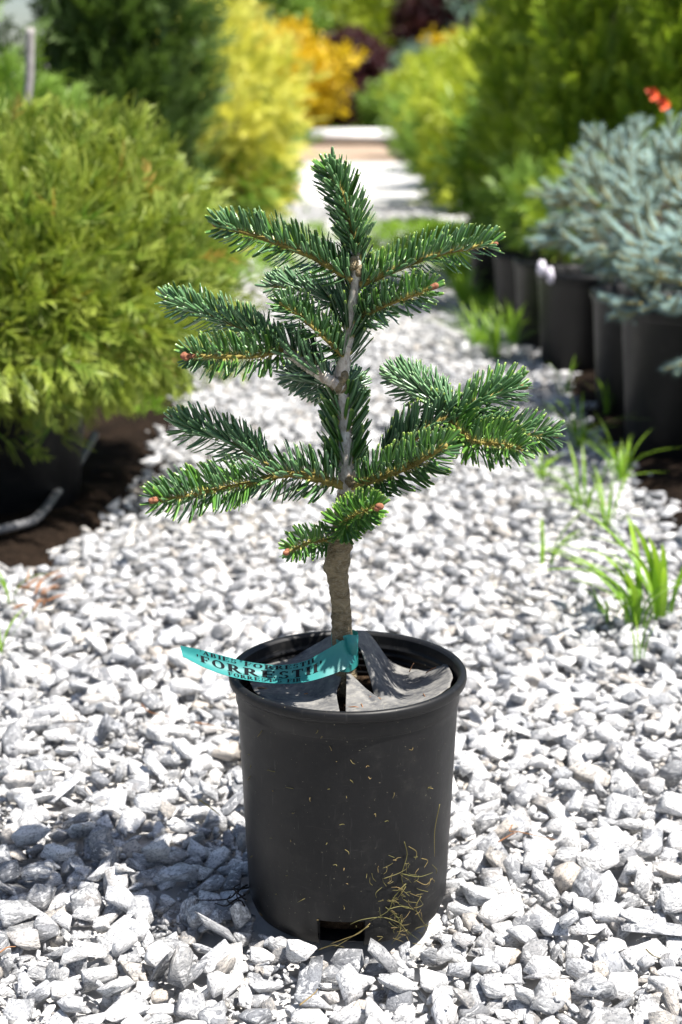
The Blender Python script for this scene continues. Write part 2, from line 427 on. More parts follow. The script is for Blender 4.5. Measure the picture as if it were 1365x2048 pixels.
joined('gravel', [s for i, s in enumerate(near) if i not in big], PROTO_N, M_ROCKJ, path)
joined('gravel', fines, PROTO_M, M_ROCKJ, path)
joined('gravel', mid, PROTO_M, M_ROCKJ, path)
joined('gravel', far, PROTO_F, M_ROCKJ, path)
from mathutils import Matrix
RM = [mesh_data('stone', V, [F], M_ROCK) for V, F in PROTO_N]
for i in sorted(big):
    s = near[i]
    o = bpy.data.objects.new('stone', RM[s[0]]); COL.objects.link(o); o.parent = path
    o.matrix_local = Matrix.LocRotScale(Vector((s[1], s[2], s[3]+DZ)), Matrix(s[5].tolist()).to_quaternion(), Vector((s[4],)*3))

# ------------------------------------------------------------------ nursery pots
def lathe(profile, cx, cy, n=96):
    pr = np.asarray(profile, float); th = np.linspace(0, 2*np.pi, n, endpoint=False)
    V = np.stack([cx+pr[:, 0, None]*np.cos(th), cy+pr[:, 0, None]*np.sin(th), np.broadcast_to(pr[:, 1, None], (len(pr), n))], -1).reshape(-1, 3)
    return V, grid_faces(len(pr), n, True)
cx, cy = POTC; ZR = .245
pot = empty('nursery_pot', (cx, cy, POTB), 'dusty black plastic nursery pot holding the small fir on the white gravel', 'plant pot')
zw = np.linspace(.215, .012, 34)
outer = [(.1010+(z-.012)/.203*.0082, z) for z in zw]+[(.0995, .005), (.096, POTB)]
V, F = lathe([(.1098, .2165), *outer], cx, cy, 192)
# drain opening low on the front wall
cen = V[F].mean(1); ang = np.degrees(np.arctan2(cen[:, 1]-cy, cen[:, 0]-cx))
keep = ~((cen[:, 2] < .0225) & (ang > -106) & (ang < -81))
obj('wall', V, [F[keep]], M_POT, pot, smooth=True)
V, F = lathe([(.1098, .2165), (.1108, .2172), (.1112, .234)], cx, cy, 192)
obj('collar', V, [F], M_POT, pot, smooth=True)
rimp = [(.1112, .2335), (.1150, .2340), (.1170, .2360), (.1176, .2390), (.1174, .2430), (.1160, .2452), (.1130, .2456), (.1105, .2446), (.1092, .2425)]
V, F = lathe(rimp, cx, cy, 192); obj('rim', V, [F], M_POT, pot, smooth=True)
inn = [(.1092, .2425), (.1085, .235)]
z = .232
for k in range(6): inn += [(.1082, z), (.1070, z-.0012), (.1070, z-.0032), (.1080, z-.0044)]; z -= .0072
inn += [(.1066, .185)]+[(.1066-(.185-z_)*.043, z_) for z_ in (.12, .06, .03, .0228, .018, .008)]
V, F = lathe(inn, cx, cy, 160); cen = V[F].mean(1)
ang = np.degrees(np.arctan2(cen[:, 1]-cy, cen[:, 0]-cx))
obj('lining', V, [F[~((cen[:, 2] < .0225) & (ang > -106) & (ang < -81))]], M_POT, pot, smooth=True)
V, F = lathe([(.088, .185), (.086, .10), (.084, .02), (.080, .004), (.001, .003)], cx, cy, 48); obj('root_ball', V, [F], M_POTSOIL, pot, smooth=True)
V, F = lathe([(.0975, .0005), (.05, .001), (.001, .001)], cx, cy, 48); obj('base', V, [F], M_POT, pot, smooth=True)
# notch jambs (wall thickness)
for a in (-106, -81):
    a = R(a); d = np.array([math.cos(a), math.sin(a)])
    q = [(*(np.array([cx, cy])+d*r_), z_) for r_, z_ in ((.1002, POTB), (.097, POTB), (.097, .0235), (.1014, .0235))]
    obj('notch_edge', q, [[(0, 1, 2, 3)]], M_POT, pot)
V, F = lathe([(.0005, .212), (.04, .206), (.09, .198), (.1062, .196)], cx, cy, 64)
V[:, 2] += np.array([.006*mnoise.noise(Vector(v*40)) for v in V])
obj('potting_soil', V, [F], M_POTSOIL, pot, smooth=True)

# ------------------------------------------------------------------ weed mat disc in the pot
fab = empty('weed_mat', (cx, cy, .19), 'grey black slit weed mat disc curling up inside the pot around the trunk', 'weed mat')
def patch(rows, n=40, m=36):
    C = np.array([[TP0(*q) for q in row] for row in rows])
    g = np.array([cat_mull(r_, n) for r_ in C]); g = np.stack([cat_mull(g[:, j], m) for j in range(n)], 1)
    Vt = g.reshape(-1, 3); Vt[:, 2] += np.array([.0010*mnoise.noise(Vector(v*70)) for v in Vt]); Fb = grid_faces(m, n)
    nn = nrm(np.cross(np.gradient(g, axis=1), np.gradient(g, axis=0)).reshape(-1, 3)); Vb = Vt-nn*.0014*np.sign(nn[:, 2:3]+1e-6)
    k = len(Vt); idx = np.arange(k).reshape(m, n)
    loop = np.concatenate([idx[0], idx[1:, -1], idx[-1, ::-1][1:], idx[::-1, 0][1:]])
    side = np.stack([loop[:-1], loop[:-1]+k, loop[1:]+k, loop[1:]], 1)
    obj('flap', np.vstack([Vt, Vb]), [Fb, Fb[:, ::-1]+k, side], M_MAT, fab, smooth=True)
def TP0(px, py, dy): return P(px, py, 1.456+dy)
# right flap: high fold behind the trunk, a valley, then up again at the pot wall
patch([[(706, 1261, .055), (738, 1266, .070), (785, 1324, .080), (845, 1340, .072), (893, 1326, .045)],
       [(712, 1285, .030), (745, 1308, .040), (790, 1352, .050), (845, 1360, .045), (901, 1340, .022)],
       [(727, 1306, .000), (750, 1338, .008), (796, 1380, .015), (848, 1376, .015), (905, 1352, .000)],
       [(748, 1390, -.02), (770, 1394, -.03), (803, 1402, -.035), (852, 1388, -.03), (902, 1362, -.018)],
       [(755, 1420, -.08), (775, 1425, -.085), (805, 1420, -.08), (850, 1405, -.065), (900, 1372, -.035)]])
# front flap, a flat triangle
patch([[(694, 1340, -.008), (697, 1343, -.008), (700, 1346, -.008)], [(693, 1375, -.03), (712, 1375, -.03), (732, 1377, -.028)],
       [(692, 1410, -.06), (725, 1410, -.06), (766, 1404, -.055)], [(692, 1430, -.09), (725, 1430, -.092), (768, 1425, -.088)]])
# left flap rising behind the trunk
patch([[(520, 1330, .060), (580, 1316, .085), (632, 1288, .080), (674, 1264, .060)], [(500, 1347, .03), (560, 1342, .035), (622, 1326, .028), (676, 1308, .020)],
       [(505, 1374, -.01), (560, 1376, .0), (620, 1364, .0), (684, 1345, -.006)], [(530, 1402, -.05), (580, 1404, -.045), (630, 1402, -.04), (674, 1385, -.03)],
       [(540, 1425, -.08), (590, 1428, -.085), (640, 1428, -.09), (680, 1425, -.085)]])
for k in range(16):   # needles and bark bits lying on the mat
    a = rng.random()*6.28; r_ = .03+.06*rng.random(); p = np.array([cx+r_*math.cos(a), cy+r_*math.sin(a), .226+.008*rng.random()])
    d = nrm(rng.normal(size=3)*np.array([1, 1, .25]))*.006
    V, F = tube(np.array([p-d, p+d*.2+np.array([0, 0, .001]), p+d]), .0006, 4); obj('litter', V, F, M_RUST, fab, attrs={'rnd': np.full(len(V), rng.random()), 't': np.zeros(len(V))})

# ------------------------------------------------------------------ the fir
TD = 1.456
fir = empty('fir_tree', (cx, cy, .19), 'small dark green grafted fir with upswept needled branches in the black pot', 'tree')
def TP(px, py, dy=0.): return P(px, py, TD+dy)
# needle template: x along, y across, z up
TX = np.array([0, .06, .28, .6, .88, .97, 1.0]); TW = np.array([.30, .55, .95, 1.0, .92, .70, .35])
NT = len(TX)
tv = np.zeros((NT, 4, 3))
for i in range(NT):
    tv[i, 0] = (TX[i], -.5*TW[i], 0); tv[i, 1] = (TX[i], 0, -.07*TW[i]); tv[i, 2] = (TX[i], .5*TW[i], 0); tv[i, 3] = (TX[i], 0, -.24*TW[i])
NV = tv.reshape(-1, 3); NF = grid_faces(NT, 4, True); NF = np.vstack([NF[:, ::-1], [[(NT-1)*4+3-k for k in range(4)]]])
NU = np.array([1. if (3 in set(f % 4)) else 0. for f in NF]); NU[-1] = 0
def needles_mesh(B, D, Nn, L, Wd, bend, rnd, age_shade):
    n = len(B); Sd = np.cross(Nn, D)
    x, y, z_ = NV[:, 0], NV[:, 1], NV[:, 2]
    V = (B[:, None]+D[:, None]*(L[:, None, None]*x[None, :, None])+Sd[:, None]*(Wd[:, None, None]*y[None, :, None])+Nn[:, None]*(Wd[:, None, None]*z_[None, :, None])
         +bend[:, None]*(L[:, None, None]*(x**2)[None, :, None])).reshape(-1, 3)
    F = (NF[None]+np.arange(n)[:, None, None]*len(NV)).reshape(-1, 4)
    return V, F, dict(t=np.tile(x, n), rnd=np.repeat(rnd, len(NV)), age_shade=np.repeat(age_shade, len(NV))), np.tile(NU, n)
GA = 2.399963
def shoot_needles(path3, s0, s1, dens, L, Wd, fwd, age_shade, r, under=.35, upb=.25, tipf=.5, rstem=.0018, all_round=False, lo=.8, nout=0.):
    ln = np.linalg.norm(np.diff(path3, axis=0), axis=1); cum = np.concatenate([[0], np.cumsum(ln)]); tot = cum[-1]
    n = int(dens*tot*(s1-s0)*1000)
    s = np.linspace(s0, s1, n)+r.normal(size=n)*.004; s = np.clip(s, 0, 1)
    pos = np.stack([np.interp(s*tot, cum, path3[:, k]) for k in range(3)], -1)
    Tn = nrm(np.gradient(path3, axis=0)); T = nrm(np.stack([np.interp(s*tot, cum, Tn[:, k]) for k in range(3)], -1))
    zr = np.array([0, 0, 1.]); 
    Uv = zr-T*(T@zr)[:, None]
    if np.linalg.norm(Uv, axis=1).min() < .45: Uv = np.array([0, -1., 0])-T*(T@np.array([0, -1., 0]))[:, None]
    Uv = nrm(Uv); Sv = np.cross(T, Uv)
    ph = np.arange(n)*GA+r.normal(size=n)*.25
    if not all_round:
        c = np.cos(ph); keep = (c > -.25) | (r.random(n) < under)
        ph, pos, T, Uv, Sv, s = ph[keep], pos[keep], T[keep], Uv[keep], Sv[keep], s[keep]; n = len(ph)
    rad = Uv*np.cos(ph)[:, None]+Sv*np.sin(ph)[:, None]
    if nout > 0:    # old stem: the needles on this side have mostly dropped
        keep = (rad[:, 1] > -.72) | (r.random(n) < .30)
        ph, pos, T, Uv, Sv, s, rad = ph[keep], pos[keep], T[keep], Uv[keep], Sv[keep], s[keep], rad[keep]; n = len(ph)
    e = np.clip((s-s0)/(s1-s0), 0, 1)
    f = fwd+(tipf*np.clip((e-.75)/.25, 0, 1)**1.5)+r.normal(size=n)*.06
    D = nrm(rad+T*f[:, None]+zr*(upb*(np.cos(ph) > -.3))[:, None]+r.normal(size=(n, 3))*.06)
    Nn = T*.8*(1-nout)+zr*.45*(1-nout)+rad*nout+r.normal(size=(n, 3))*.45; Nn = nrm(Nn-D*np.sum(Nn*D, 1)[:, None])
    Ls = L*(.93+.14*r.random(n))*np.interp(e, [0, .12, .7, 1], [lo, 1, 1, .62])*np.where(np.cos(ph) < -.25, .95, 1)
    Ws = Wd*(.9+.2*r.random(n))
    bend = (T*.12+zr*.06)*(.4+r.random((n, 1)))+r.normal(size=(n, 3))*.05
    return needles_mesh(pos+rad*rstem*.8, D, Nn, Ls, Ws, bend, r.random(n), np.full(n, age_shade))
def bud(parent, p, d, sz=.0042, k=3, name='bud', m=None):
    sz *= .66 if m is None else 1.
    V0, F0 = [], []
    bm = bmesh.new(); bmesh.ops.create_icosphere(bm, subdivisions=2, radius=1)
    bv = np.array([v.co for v in bm.verts]); bf = np.array([[v.index for v in f.verts] for f in bm.faces]); bm.free()
    mb = MB(); d = nrm(np.asarray(d))
    for q in range(k):
        off = np.zeros(3) if q == 0 else nrm(np.cross(d, rng.normal(size=3)))*sz*.8
        s_ = sz*(1 if q == 0 else .68)
        st = bv*s_; st = st+np.outer(st@d, d)*.45
        mb.add(st+p+off+(d*sz*.4 if q == 0 else 0), [bf])
    mb.build(name, m or M_BUD, parent, smooth=True)
def branch(segs, woody=None, buds=()):
    """segs: list of dict(pts=[(px,py,dy)], ...) ; first may be woody old wood"""
    mb = MB(); allV, allF, at, fu = [], [], {'t': [], 'rnd': [], 'age_shade': []}, []; k = 0
    for sg in segs:
        c = np.array([TP(*q) for q in sg['pts']]); p3 = cat_mull(c, 40)
        r0, r1 = sg.get('r', (.0020, .0012))
        V, F = tube(p3, interp([r0, r1], 40)*(1+.10*rng.normal(size=40)), 8)
        mb.add(V, F)
        if sg.get('dens', 1.1) > 0:
            V, F, a, u = shoot_needles(p3, sg.get('s0', .02), sg.get('s1', .965), sg.get('dens', 1.1)*1.2, sg.get('L', .020)*1.12, sg.get('W', .0029)*1.1, sg.get('fwd', .62), sg.get('age_shade', 0.), rng,
                                       sg.get('under', .35), sg.get('upb', .25), sg.get('tipf', .6), r0, sg.get('all', False), sg.get('lo', .8))
            allV.append(V); allF.append(F+k); k += len(V)
            for q in at: at[q].append(a[q])
            fu.append(u)
    b = mb.build('branch', woody or M_TWIG, fir, smooth=True)
    if allV:
        nd = obj('needles', np.vstack(allV), [np.vstack(allF)], M_NEEDLE, b, attrs={q: np.concatenate(v) for q, v in at.items()}, fattrs={'und': np.concatenate(fu)})
        tag(nd, kind='stuff')
    for (px, py, dy, dx, dz_, sz, kk) in buds: bud(b, TP(px, py, dy), (dx, -.5, dz_), sz, kk)
    return b

# trunk (lower bark, graft swelling) and pale upper stem
tp = np.array([TP(*q) for q in ((694, 1385, 0), (689, 1330, 0), (685, 1270, 0), (682, 1210, 0), (678, 1165, 0), (673, 1132, 0), (680, 1092, 0), (686, 1040, 0), (692, 985, 0))])
tr = np.array([.0125, .0112, .0100, .0094, .0100, .0128, .0118, .0088, .0085])
n = 150; p3 = cat_mull(tp, n); V, F = tube(p3, interp(tr, n), 40)
Vn = V[:-2].reshape(n, 40, 3); ctr = p3[:, None]
for i in range(n):
    for j in range(40):
        v = Vn[i, j]; q = Vector(v)
        k_ = 1+(.09 if v[2] < .33 else .17)*mnoise.noise(q*95)+.06*mnoise.noise(q*240)+.045*mnoise.noise(Vector((v[0]*60, v[1]*60, v[2]*420)))+.025*math.sin(v[2]*900+4*mnoise.noise(q*60))*(v[2] < .34)
        d_ = v-p3[i]; Vn[i, j] = p3[i]+d_*k_
V[:-2] = Vn.reshape(-1, 3)
obj('trunk', V, F, M_BARK, fir, smooth=True)
up = np.array([TP(*q) for q in ((692, 1010, 0), (694, 965, 0), (691, 880, .004), (686, 800, .004), (680, 770, .004), (690, 715, .0), (705, 620, 0), (713, 545, 0), (712, 505, 0))])
ur = np.array([.0085, .0085, .0062, .0068, .0086, .0058, .0050, .0048, .0036])
p3 = cat_mull(up, 110); V, F = tube(p3, interp(ur, 110)*(1+.07*rng.normal(size=110)), 16)
stem = obj('upper_stem', V, F, M_BARKPALE, fir, smooth=True)
nd = [shoot_needles(p3, .12, .44, 2.3, .029, .0040, .95, .40, rng, rstem=.006, all_round=True, lo=.9, nout=.8),
      shoot_needles(p3, .55, .985, 1.6, .029, .0036, 1.25, .95, rng, rstem=.005, all_round=True, lo=.9, nout=.8)]
k = 0; Vs, Fs = [], []
for q in nd: Vs.append(q[0]); Fs.append(q[1]+k); k += len(q[0])
tag(obj('needles', np.vstack(Vs), [np.vstack(Fs)], M_NEEDLE, stem, attrs={q: np.concatenate([x[2][q] for x in nd]) for q in ('t', 'rnd', 'age_shade')}, fattrs={'und': np.concatenate([x[3] for x in nd])}), kind='stuff')
# knots at the two whorls
for (px, py, dy, s_) in ((683, 774, -.004, .0060), (666, 771, -.004, .0045), (690, 756, -.005, .004), (700, 967, -.006, .005), (708, 530, -.005, .005), (722, 545, -.004, .004)):
    bud(stem, TP(px, py, dy), (0, 0, 1), s_, 3, 'knot', M_BARK)

Y = dict(age_shade=.1)
# top whorl
branch([dict(pts=[(712, 515, 0), (704, 450, -.004), (683, 385, -.010), (656, 332, -.018)], dens=2.5, L=.0215, all=True, fwd=.85, upb=.0, tipf=.9, r=(.0032, .0016), age_shade=.08)])
branch([dict(pts=[(704, 560, -.004), (620, 512, -.015), (530, 478, -.028), (428, 447, -.045)], dens=1.9, L=.0215, fwd=.55, under=.55, r=(.0030, .0016), age_shade=.15)], buds=[(432, 449, -.047, -.8, .3, .003, 2)])
branch([dict(pts=[(722, 570, -.004), (790, 540, -.015), (880, 508, -.026), (992, 487, -.040)], dens=1.9, L=.0205, fwd=.5, under=.5, r=(.0030, .0016), age_shade=.15)], buds=[(990, 488, -.042, .8, .2, .003, 2)])
branch([dict(pts=[(712, 640, .0), (770, 612, -.022), (820, 594, -.040), (866, 575, -.060)], dens=1.8, L=.0190, fwd=.5, under=.6, age_shade=.15)], buds=[(868, 573, -.064, .6, .3, .0045, 3)])
branch([dict(pts=[(702, 620, .006), (640, 592, .035), (590, 578, .055), (538, 572, .070)], dens=1.9, L=.0205, fwd=.6, under=.5, age_shade=.75)])  # shoot behind the stem: its shade is put into the darker needle colour
branch([dict(pts=[(690, 715, -.002), (640, 668, -.018), (600, 632, -.028), (560, 606, -.040)], dens=1.9, L=.0205, fwd=.6, under=.5, age_shade=.25)])
branch([dict(pts=[(712, 650, .004), (740, 625, .03), (775, 600, .06)], dens=1.8, L=.021, fwd=.6, under=.5, age_shade=.8)])
# middle whorl, left limb that forks
mb_ = branch([dict(pts=[(682, 776, -.004), (640, 748, -.010), (600, 722, -.012), (560, 694, -.012)], dens=1.2, L=.027, W=.0033, fwd=.8, under=.3, age_shade=.9, s0=.30, r=(.0062, .0040))], M_BARKPALE)
branch([dict(pts=[(566, 698, -.012), (500, 664, .0), (420, 632, .012), (330, 598, .02)], dens=1.9, L=.0215, fwd=.6, under=.5, age_shade=.2)], buds=[(334, 600, .018, -.8, .2, .003, 2)])
branch([dict(pts=[(566, 700, -.014), (510, 712, -.036), (440, 713, -.058), (374, 712, -.080)], dens=1.8, L=.0200, fwd=.42, under=.8, age_shade=.1, r=(.0028, .0017))], buds=[(372, 712, -.084, -.7, .0, .0048, 3), (384, 712, -.081, -.5, .0, .004, 2)])
branch([dict(pts=[(676, 774, .006), (640, 765, .03), (600, 752, .06), (575, 742, .08)], dens=1.9, L=.022, fwd=.5, under=1., age_shade=.95)])
branch([dict(pts=[(686, 774, .006), (694, 775, .035), (705, 772, .07)], dens=1.9, L=.020, fwd=.5, under=1., age_shade=.95)])
# lower whorl
branch([dict(pts=[(688, 972, -.004), (640, 958, -.014), (580, 948, -.020), (515, 962, -.024)], dens=1.45, L=.0245, W=.0036, fwd=.35, under=.9, age_shade=.55, upb=.35, r=(.0045, .0032), s0=.10)], M_TWIG)
branch([dict(pts=[(536, 930, -.018), (490, 900, -.006), (430, 872, .008), (352, 848, .022)], dens=1.9, L=.0245, fwd=.65, under=.6, age_shade=.15)])
branch([dict(pts=[(520, 962, -.024), (450, 975, -.050), (380, 990, -.074), (306, 1002, -.096)], dens=1.8, L=.0240, fwd=.55, under=.8, age_shade=.05)], buds=[(308, 1001, -.100, -.6, .1, .0048, 3)])
branch([dict(pts=[(702, 975, -.004), (760, 955, -.028), (830, 928, -.050), (893, 890, -.072)], dens=1.7, L=.0245, W=.0034, fwd=.55, under=.8, age_shade=.45, upb=.25, r=(.0036, .0022), s0=.08)])
branch([dict(pts=[(700, 960, .004), (770, 925, .012), (840, 868, .008), (912, 828, .002)], dens=1.6, L=.028, W=.0034, fwd=.7, under=.6, age_shade=1., r=(.0042, .0030), s0=.25)])
branch([dict(pts=[(905, 830, .004), (868, 800, .03), (830, 775, .055), (788, 752, .08)], dens=2.1, L=.0240, fwd=.7, under=.6, age_shade=.2)])
branch([dict(pts=[(905, 835, .002), (950, 808, .006), (1000, 785, .012), (1042, 774, .016)], dens=2.0, L=.0245, fwd=.75, under=.6, age_shade=.1)], buds=[(1047, 774, .012, .7, .2, .0048, 3)])
branch([dict(pts=[(900, 842, .0), (950, 882, -.030), (1000, 888, -.050), (1046, 900, -.066)], dens=1.8, L=.0225, fwd=.45, under=1., age_shade=.1)])
branch([dict(pts=[(908, 838, .0), (970, 862, -.004), (1040, 868, -.010), (1112, 872, -.016)], dens=1.9, L=.0225, fwd=.6, under=.9, age_shade=.1)], buds=[(1112, 872, -.018, .8, 0, .0028, 2)])
# low twigs by the graft
branch([dict(pts=[(690, 1062, -.006), (690, 1048, -.035), (715, 1028, -.062), (752, 1014, -.090)], dens=2.0, L=.0205, fwd=.6, under=.8, age_shade=.0)], buds=[(757, 1013, -.096, .5, .1, .0052, 3)])
branch([dict(pts=[(664, 1078, -.008), (640, 1082, -.020), (610, 1088, -.036), (578, 1103, -.052)], dens=1.7, L=.0165, W=.0026, fwd=.45, under=1., age_shade=.1)], buds=[(575, 1105, -.056, -.5, 0, .0042, 3)])

# ------------------------------------------------------------------ plant tag
M_TAG, nt, b = mat('turquoise_vinyl', .42, .5)
b.inputs['Base Color'].default_value = (.045, .36, .37, 1)
nv = noise(nt, objco(nt), 120, 3, .6); nt.links.new(mixc(nt, maprange(nt, nv, .4, .7, 0, .25), (.028, .235, .225), (.06, .31, .295)), b.inputs['Base Color'])
tr_ = nt.nodes.new('ShaderNodeBsdfTranslucent'); tr_.inputs[0].default_value = (.03, .34, .33, 1); mx = nt.nodes.new('ShaderNodeMixShader'); mx.inputs[0].default_value = .18
nt.links.new(b.outputs[0], mx.inputs[1]); nt.links.new(tr_.outputs[0], mx.inputs[2]); nt.links.new(mx.outputs[0], nt.nodes['Material Output'].inputs[0])
M_INK = plain('black_ink', (.010, .012, .014), .85, .1)
tg = empty('plant_tag', tuple(TP(690, 1300, -.012)), 'turquoise plastic plant tag with black lettering looped round the fir trunk', 'tag')
topE = [(361, 1291, -.028), (400, 1299, -.034), (445, 1311, -.037), (500, 1324, -.038), (560, 1330, -.036), (610, 1322, -.033), (650, 1301, -.030), (684, 1281, -.024), (700, 1268, -.014)]
botE = [(367, 1313, -.040), (405, 1333, -.048), (450, 1350, -.052), (500, 1361, -.054), (560, 1367, -.053), (610, 1364, -.050), (655, 1352, -.044), (694, 1336, -.035), (711, 1322, -.022)]
topC = np.array([TP(*q) for q in topE]); botC = np.array([TP(*q) for q in botE])
def strip_pt(u, v, off=0.):
    """u along from the free end, v from bottom 0 to top 1"""
    n_ = 160; a = cat_mull(topC, n_); c = cat_mull(botC, n_)
    i = np.clip(np.asarray(u)*(n_-1), 0, n_-1.001); k = i.astype(int); f = (i-k)[..., None]
    t_ = a[k]*(1-f)+a[k+1]*f; b_ = c[k]*(1-f)+c[k+1]*f; vv = np.asarray(v)[..., None]
    p = b_*(1-vv)+t_*vv
    tan = (a[k+1]-a[k])*.5+(c[k+1]-c[k])*.5; nn = nrm(np.cross(tan, t_-b_))
    bow = .0025*np.sin(np.pi*np.asarray(v))[..., None]
    return p+nn*(off-bow)
U, W_ = np.meshgrid(np.linspace(0, 1, 120), np.linspace(0, 1, 9))
# little locking nicks near the loop
hw = 1-.16*np.exp(-((U-.905)/.012)**2)
Vf = strip_pt(U, .5+(W_-.5)*hw).reshape(-1, 3); Vb2 = strip_pt(U, .5+(W_-.5)*hw, -.0005).reshape(-1, 3)
Fg = grid_faces(9, 120)
obj('strip', np.vstack([Vf, Vb2]), [Fg, Fg[:, ::-1]+len(Vf)], M_TAG, tg, smooth=True)
# loop round the trunk and the square tail
th = np.linspace(-.6, 2*np.pi-.2, 60); c0 = TP(690, 1300)
lv = []
for zz in np.linspace(-.016, .016, 7):
    q = TP(690-zz*20, 1300); rr = .0128+.0012*np.sin(th*3)
    lv.append(np.stack([q[0]+rr*np.cos(th), c0[1]+rr*np.sin(th), np.full(60, c0[2]+zz)+.002*np.sin(th)], -1))
obj('loop', np.vstack(lv), [grid_faces(7, 60)], M_TAG, tg, smooth=True)
tq = [[(686, 1272, -.017), (700, 1269, -.020), (718, 1271, -.018)], [(690, 1290, -.020), (704, 1290, -.025), (716, 1292, -.020)], [(692, 1312, -.018), (704, 1310, -.021), (714, 1312, -.017)]]
tv_ = np.array([[TP(*q) for q in row] for row in tq])
tv_ = np.array([cat_mull(r_, 9) for r_ in tv_]); tv_ = np.array([cat_mull(tv_[:, j], 9) for j in range(9)]).reshape(-1, 3)
obj('tail', tv_, [grid_faces(9, 9)], M_TAG, tg, smooth=True)
# serif capitals drawn from strokes on a unit-high cell
def quad(x0, y0, x1, y1): return [(x0, y0), (x1, y0), (x1, y1), (x0, y1)]
def bar(x0, y0, x1, y1, w): 
    d = np.array([x1-x0, y1-y0], float); d /= np.linalg.norm(d); q = np.array([-d[1], d[0]])*w/2
    return [(x0-q[0], y0-q[1]), (x1-q[0], y1-q[1]), (x1+q[0], y1+q[1]), (x0+q[0], y0+q[1])]
def arc(cx_, cy_, rx, ry, a0, a1, wmin, wmax, n_=14):
    out = []; A = np.radians(np.linspace(a0, a1, n_))
    for a, c in zip(A[:-1], A[1:]):
        def ring(t_):
            w2 = wmin+(wmax-wmin)*abs(math.cos(t_)); e = np.array([math.cos(t_), math.sin(t_)])
            o_ = (cx_+rx*e[0], cy_+ry*e[1]); rx2, ry2 = rx-w2, ry-min(w2, wmin+.02); return o_, (cx_+rx2*e[0], cy_+ry2*e[1])
        o1, i1 = ring(a); o2, i2 = ring(c); out.append([i1, o1, o2, i2])
    return out
T1, T2, SE = .20, .09, .08
def stemq(x): return [quad(x-T1/2, 0, x+T1/2, 1), quad(x-T1/2-SE, 0, x+T1/2+SE, .06), quad(x-T1/2-SE, .94, x+T1/2+SE, 1)]
GL = {
 'I': (.40, stemq(.20)),
 'F': (.68, stemq(.17)+[quad(.17, .93, .62, 1), quad(.55, .74, .62, 1), quad(.17, .47, .48, .55), quad(.42, .40, .48, .62)]),
 'E': (.72, stemq(.17)+[quad(.17, .93, .62, 1), quad(.55, .76, .62, 1), quad(.17, .47, .50, .55), quad(.44, .40, .50, .62), quad(.17, 0, .66, .07), quad(.59, 0, .66, .25)]),
 'T': (.76, stemq(.38)+[quad(.06, .92, .70, 1), quad(.06, .72, .12, 1), quad(.64, .72, .70, 1)]),
 'R': (.80, stemq(.17)+arc(.34, .74, .26, .26, -90, 90, .07, T1)+[quad(.17, .93, .36, 1), quad(.17, .47, .36, .55), bar(.36, .50, .68, .03, .15), quad(.58, 0, .80, .06)]),
 'B': (.74, stemq(.17)+arc(.34, .75, .24, .25, -90, 90, .07, T1)+arc(.36, .27, .28, .27, -90, 90, .07, T1)+[quad(.17, .93, .36, 1), quad(.17, .48, .38, .55), quad(.17, 0, .38, .07)]),
 'O': (.88, arc(.42, .5, .38, .52, 0, 360, .06, T1, 26)),
 'A': (.84, [bar(.12, 0, .40, 1, .075), bar(.66, 0, .40, 1, .16), quad(.22, .30, .58, .37), quad(.0, 0, .25, .06), quad(.50, 0, .82, .06)]),
 'S': (.62, arc(.30, .75, .23, .25, 20, 250, .07, .13)+arc(.30, .26, .25, .26, -160, 80, .07, .13)+[quad(.46, .77, .52, .95), quad(.05, .05, .11, .24)]),
 "'": (.22, [quad(.06, .80, .16, 1.02), [(.10, .68), (.13, .68), (.16, .80), (.06, .80)]]), ' ': (.50, [])}
def write(txt, u0, u1, v0, v1):
    wtot = sum(GL[c][0]+.07 for c in txt); k_ = (u1-u0)/wtot; x = 0; mb = MB()
    for c in txt:
        wd, qs = GL[c]
        for q in qs:
            q = np.array(q); u = u0+(x+q[:, 0])*k_; v = v0+q[:, 1]*(v1-v0)
            mb.add(strip_pt(u, v, .0005+rng.random()*.0001), [[(0, 1, 2, 3)]])
        x += wd+.07
    return mb.build('lettering', M_INK, tg)
write("'ABIES FORRESTII", .125, .685, .79, .96)
write("'FORRESTII'", .095, .735, .33, .70)
write("FORREST'S FIR", .27, .61, .06, .27)

# ------------------------------------------------------------------ straw on the pot, rootlets, twigs
def on_pot(a, z_, off=.0012):
    r_ = (.1010+(min(max(z_, .0), .215)-.012)/.203*.0082)+off; return np.array([cx+r_*math.cos(a), cy+r_*math.sin(a), z_])
def pot_px(px, py):
    """point on the front of the pot wall under a pixel"""
    d = ray(px, py); r_ = .105
    for _ in range(6):
        ox, oy = CAM[0]-cx, CAM[1]-cy; a = d[0]**2+d[1]**2; b_ = 2*(ox*d[0]+oy*d[1]); c_ = ox*ox+oy*oy-r_*r_
        t_ = (-b_-math.sqrt(max(0, b_*b_-4*a*c_)))/(2*a); p = CAM+d*t_; r_ = .1010+(p[2]-.012)/.203*.0082
    return p
straw = empty('dry_grass_clump', tuple(pot_px(810, 1800)), 'tangle of dry grass clippings stuck to the lower wall of the dusty pot', 'grass clippings')
def strands(lines, parent, name, m, r0=.0007, lift=.0018, wig=5):
    for ln in lines:
        c = []
        for (px, py) in ln:
            p = pot_px(px, py); o_ = nrm(np.array([p[0]-cx, p[1]-cy, 0])); c.append(p+o_*(lift+rng.random()*.003)+rng.normal(size=3)*.0004)
        q = cat_mull(np.array(c), 14); V, F = tube(q, interp([r0*1.1, r0, r0*.5], 14), 5)
        obj(name, V, F, m, parent, attrs={'rnd': np.full(len(V), rng.random()), 't': np.repeat(rng.random(), len(V))})
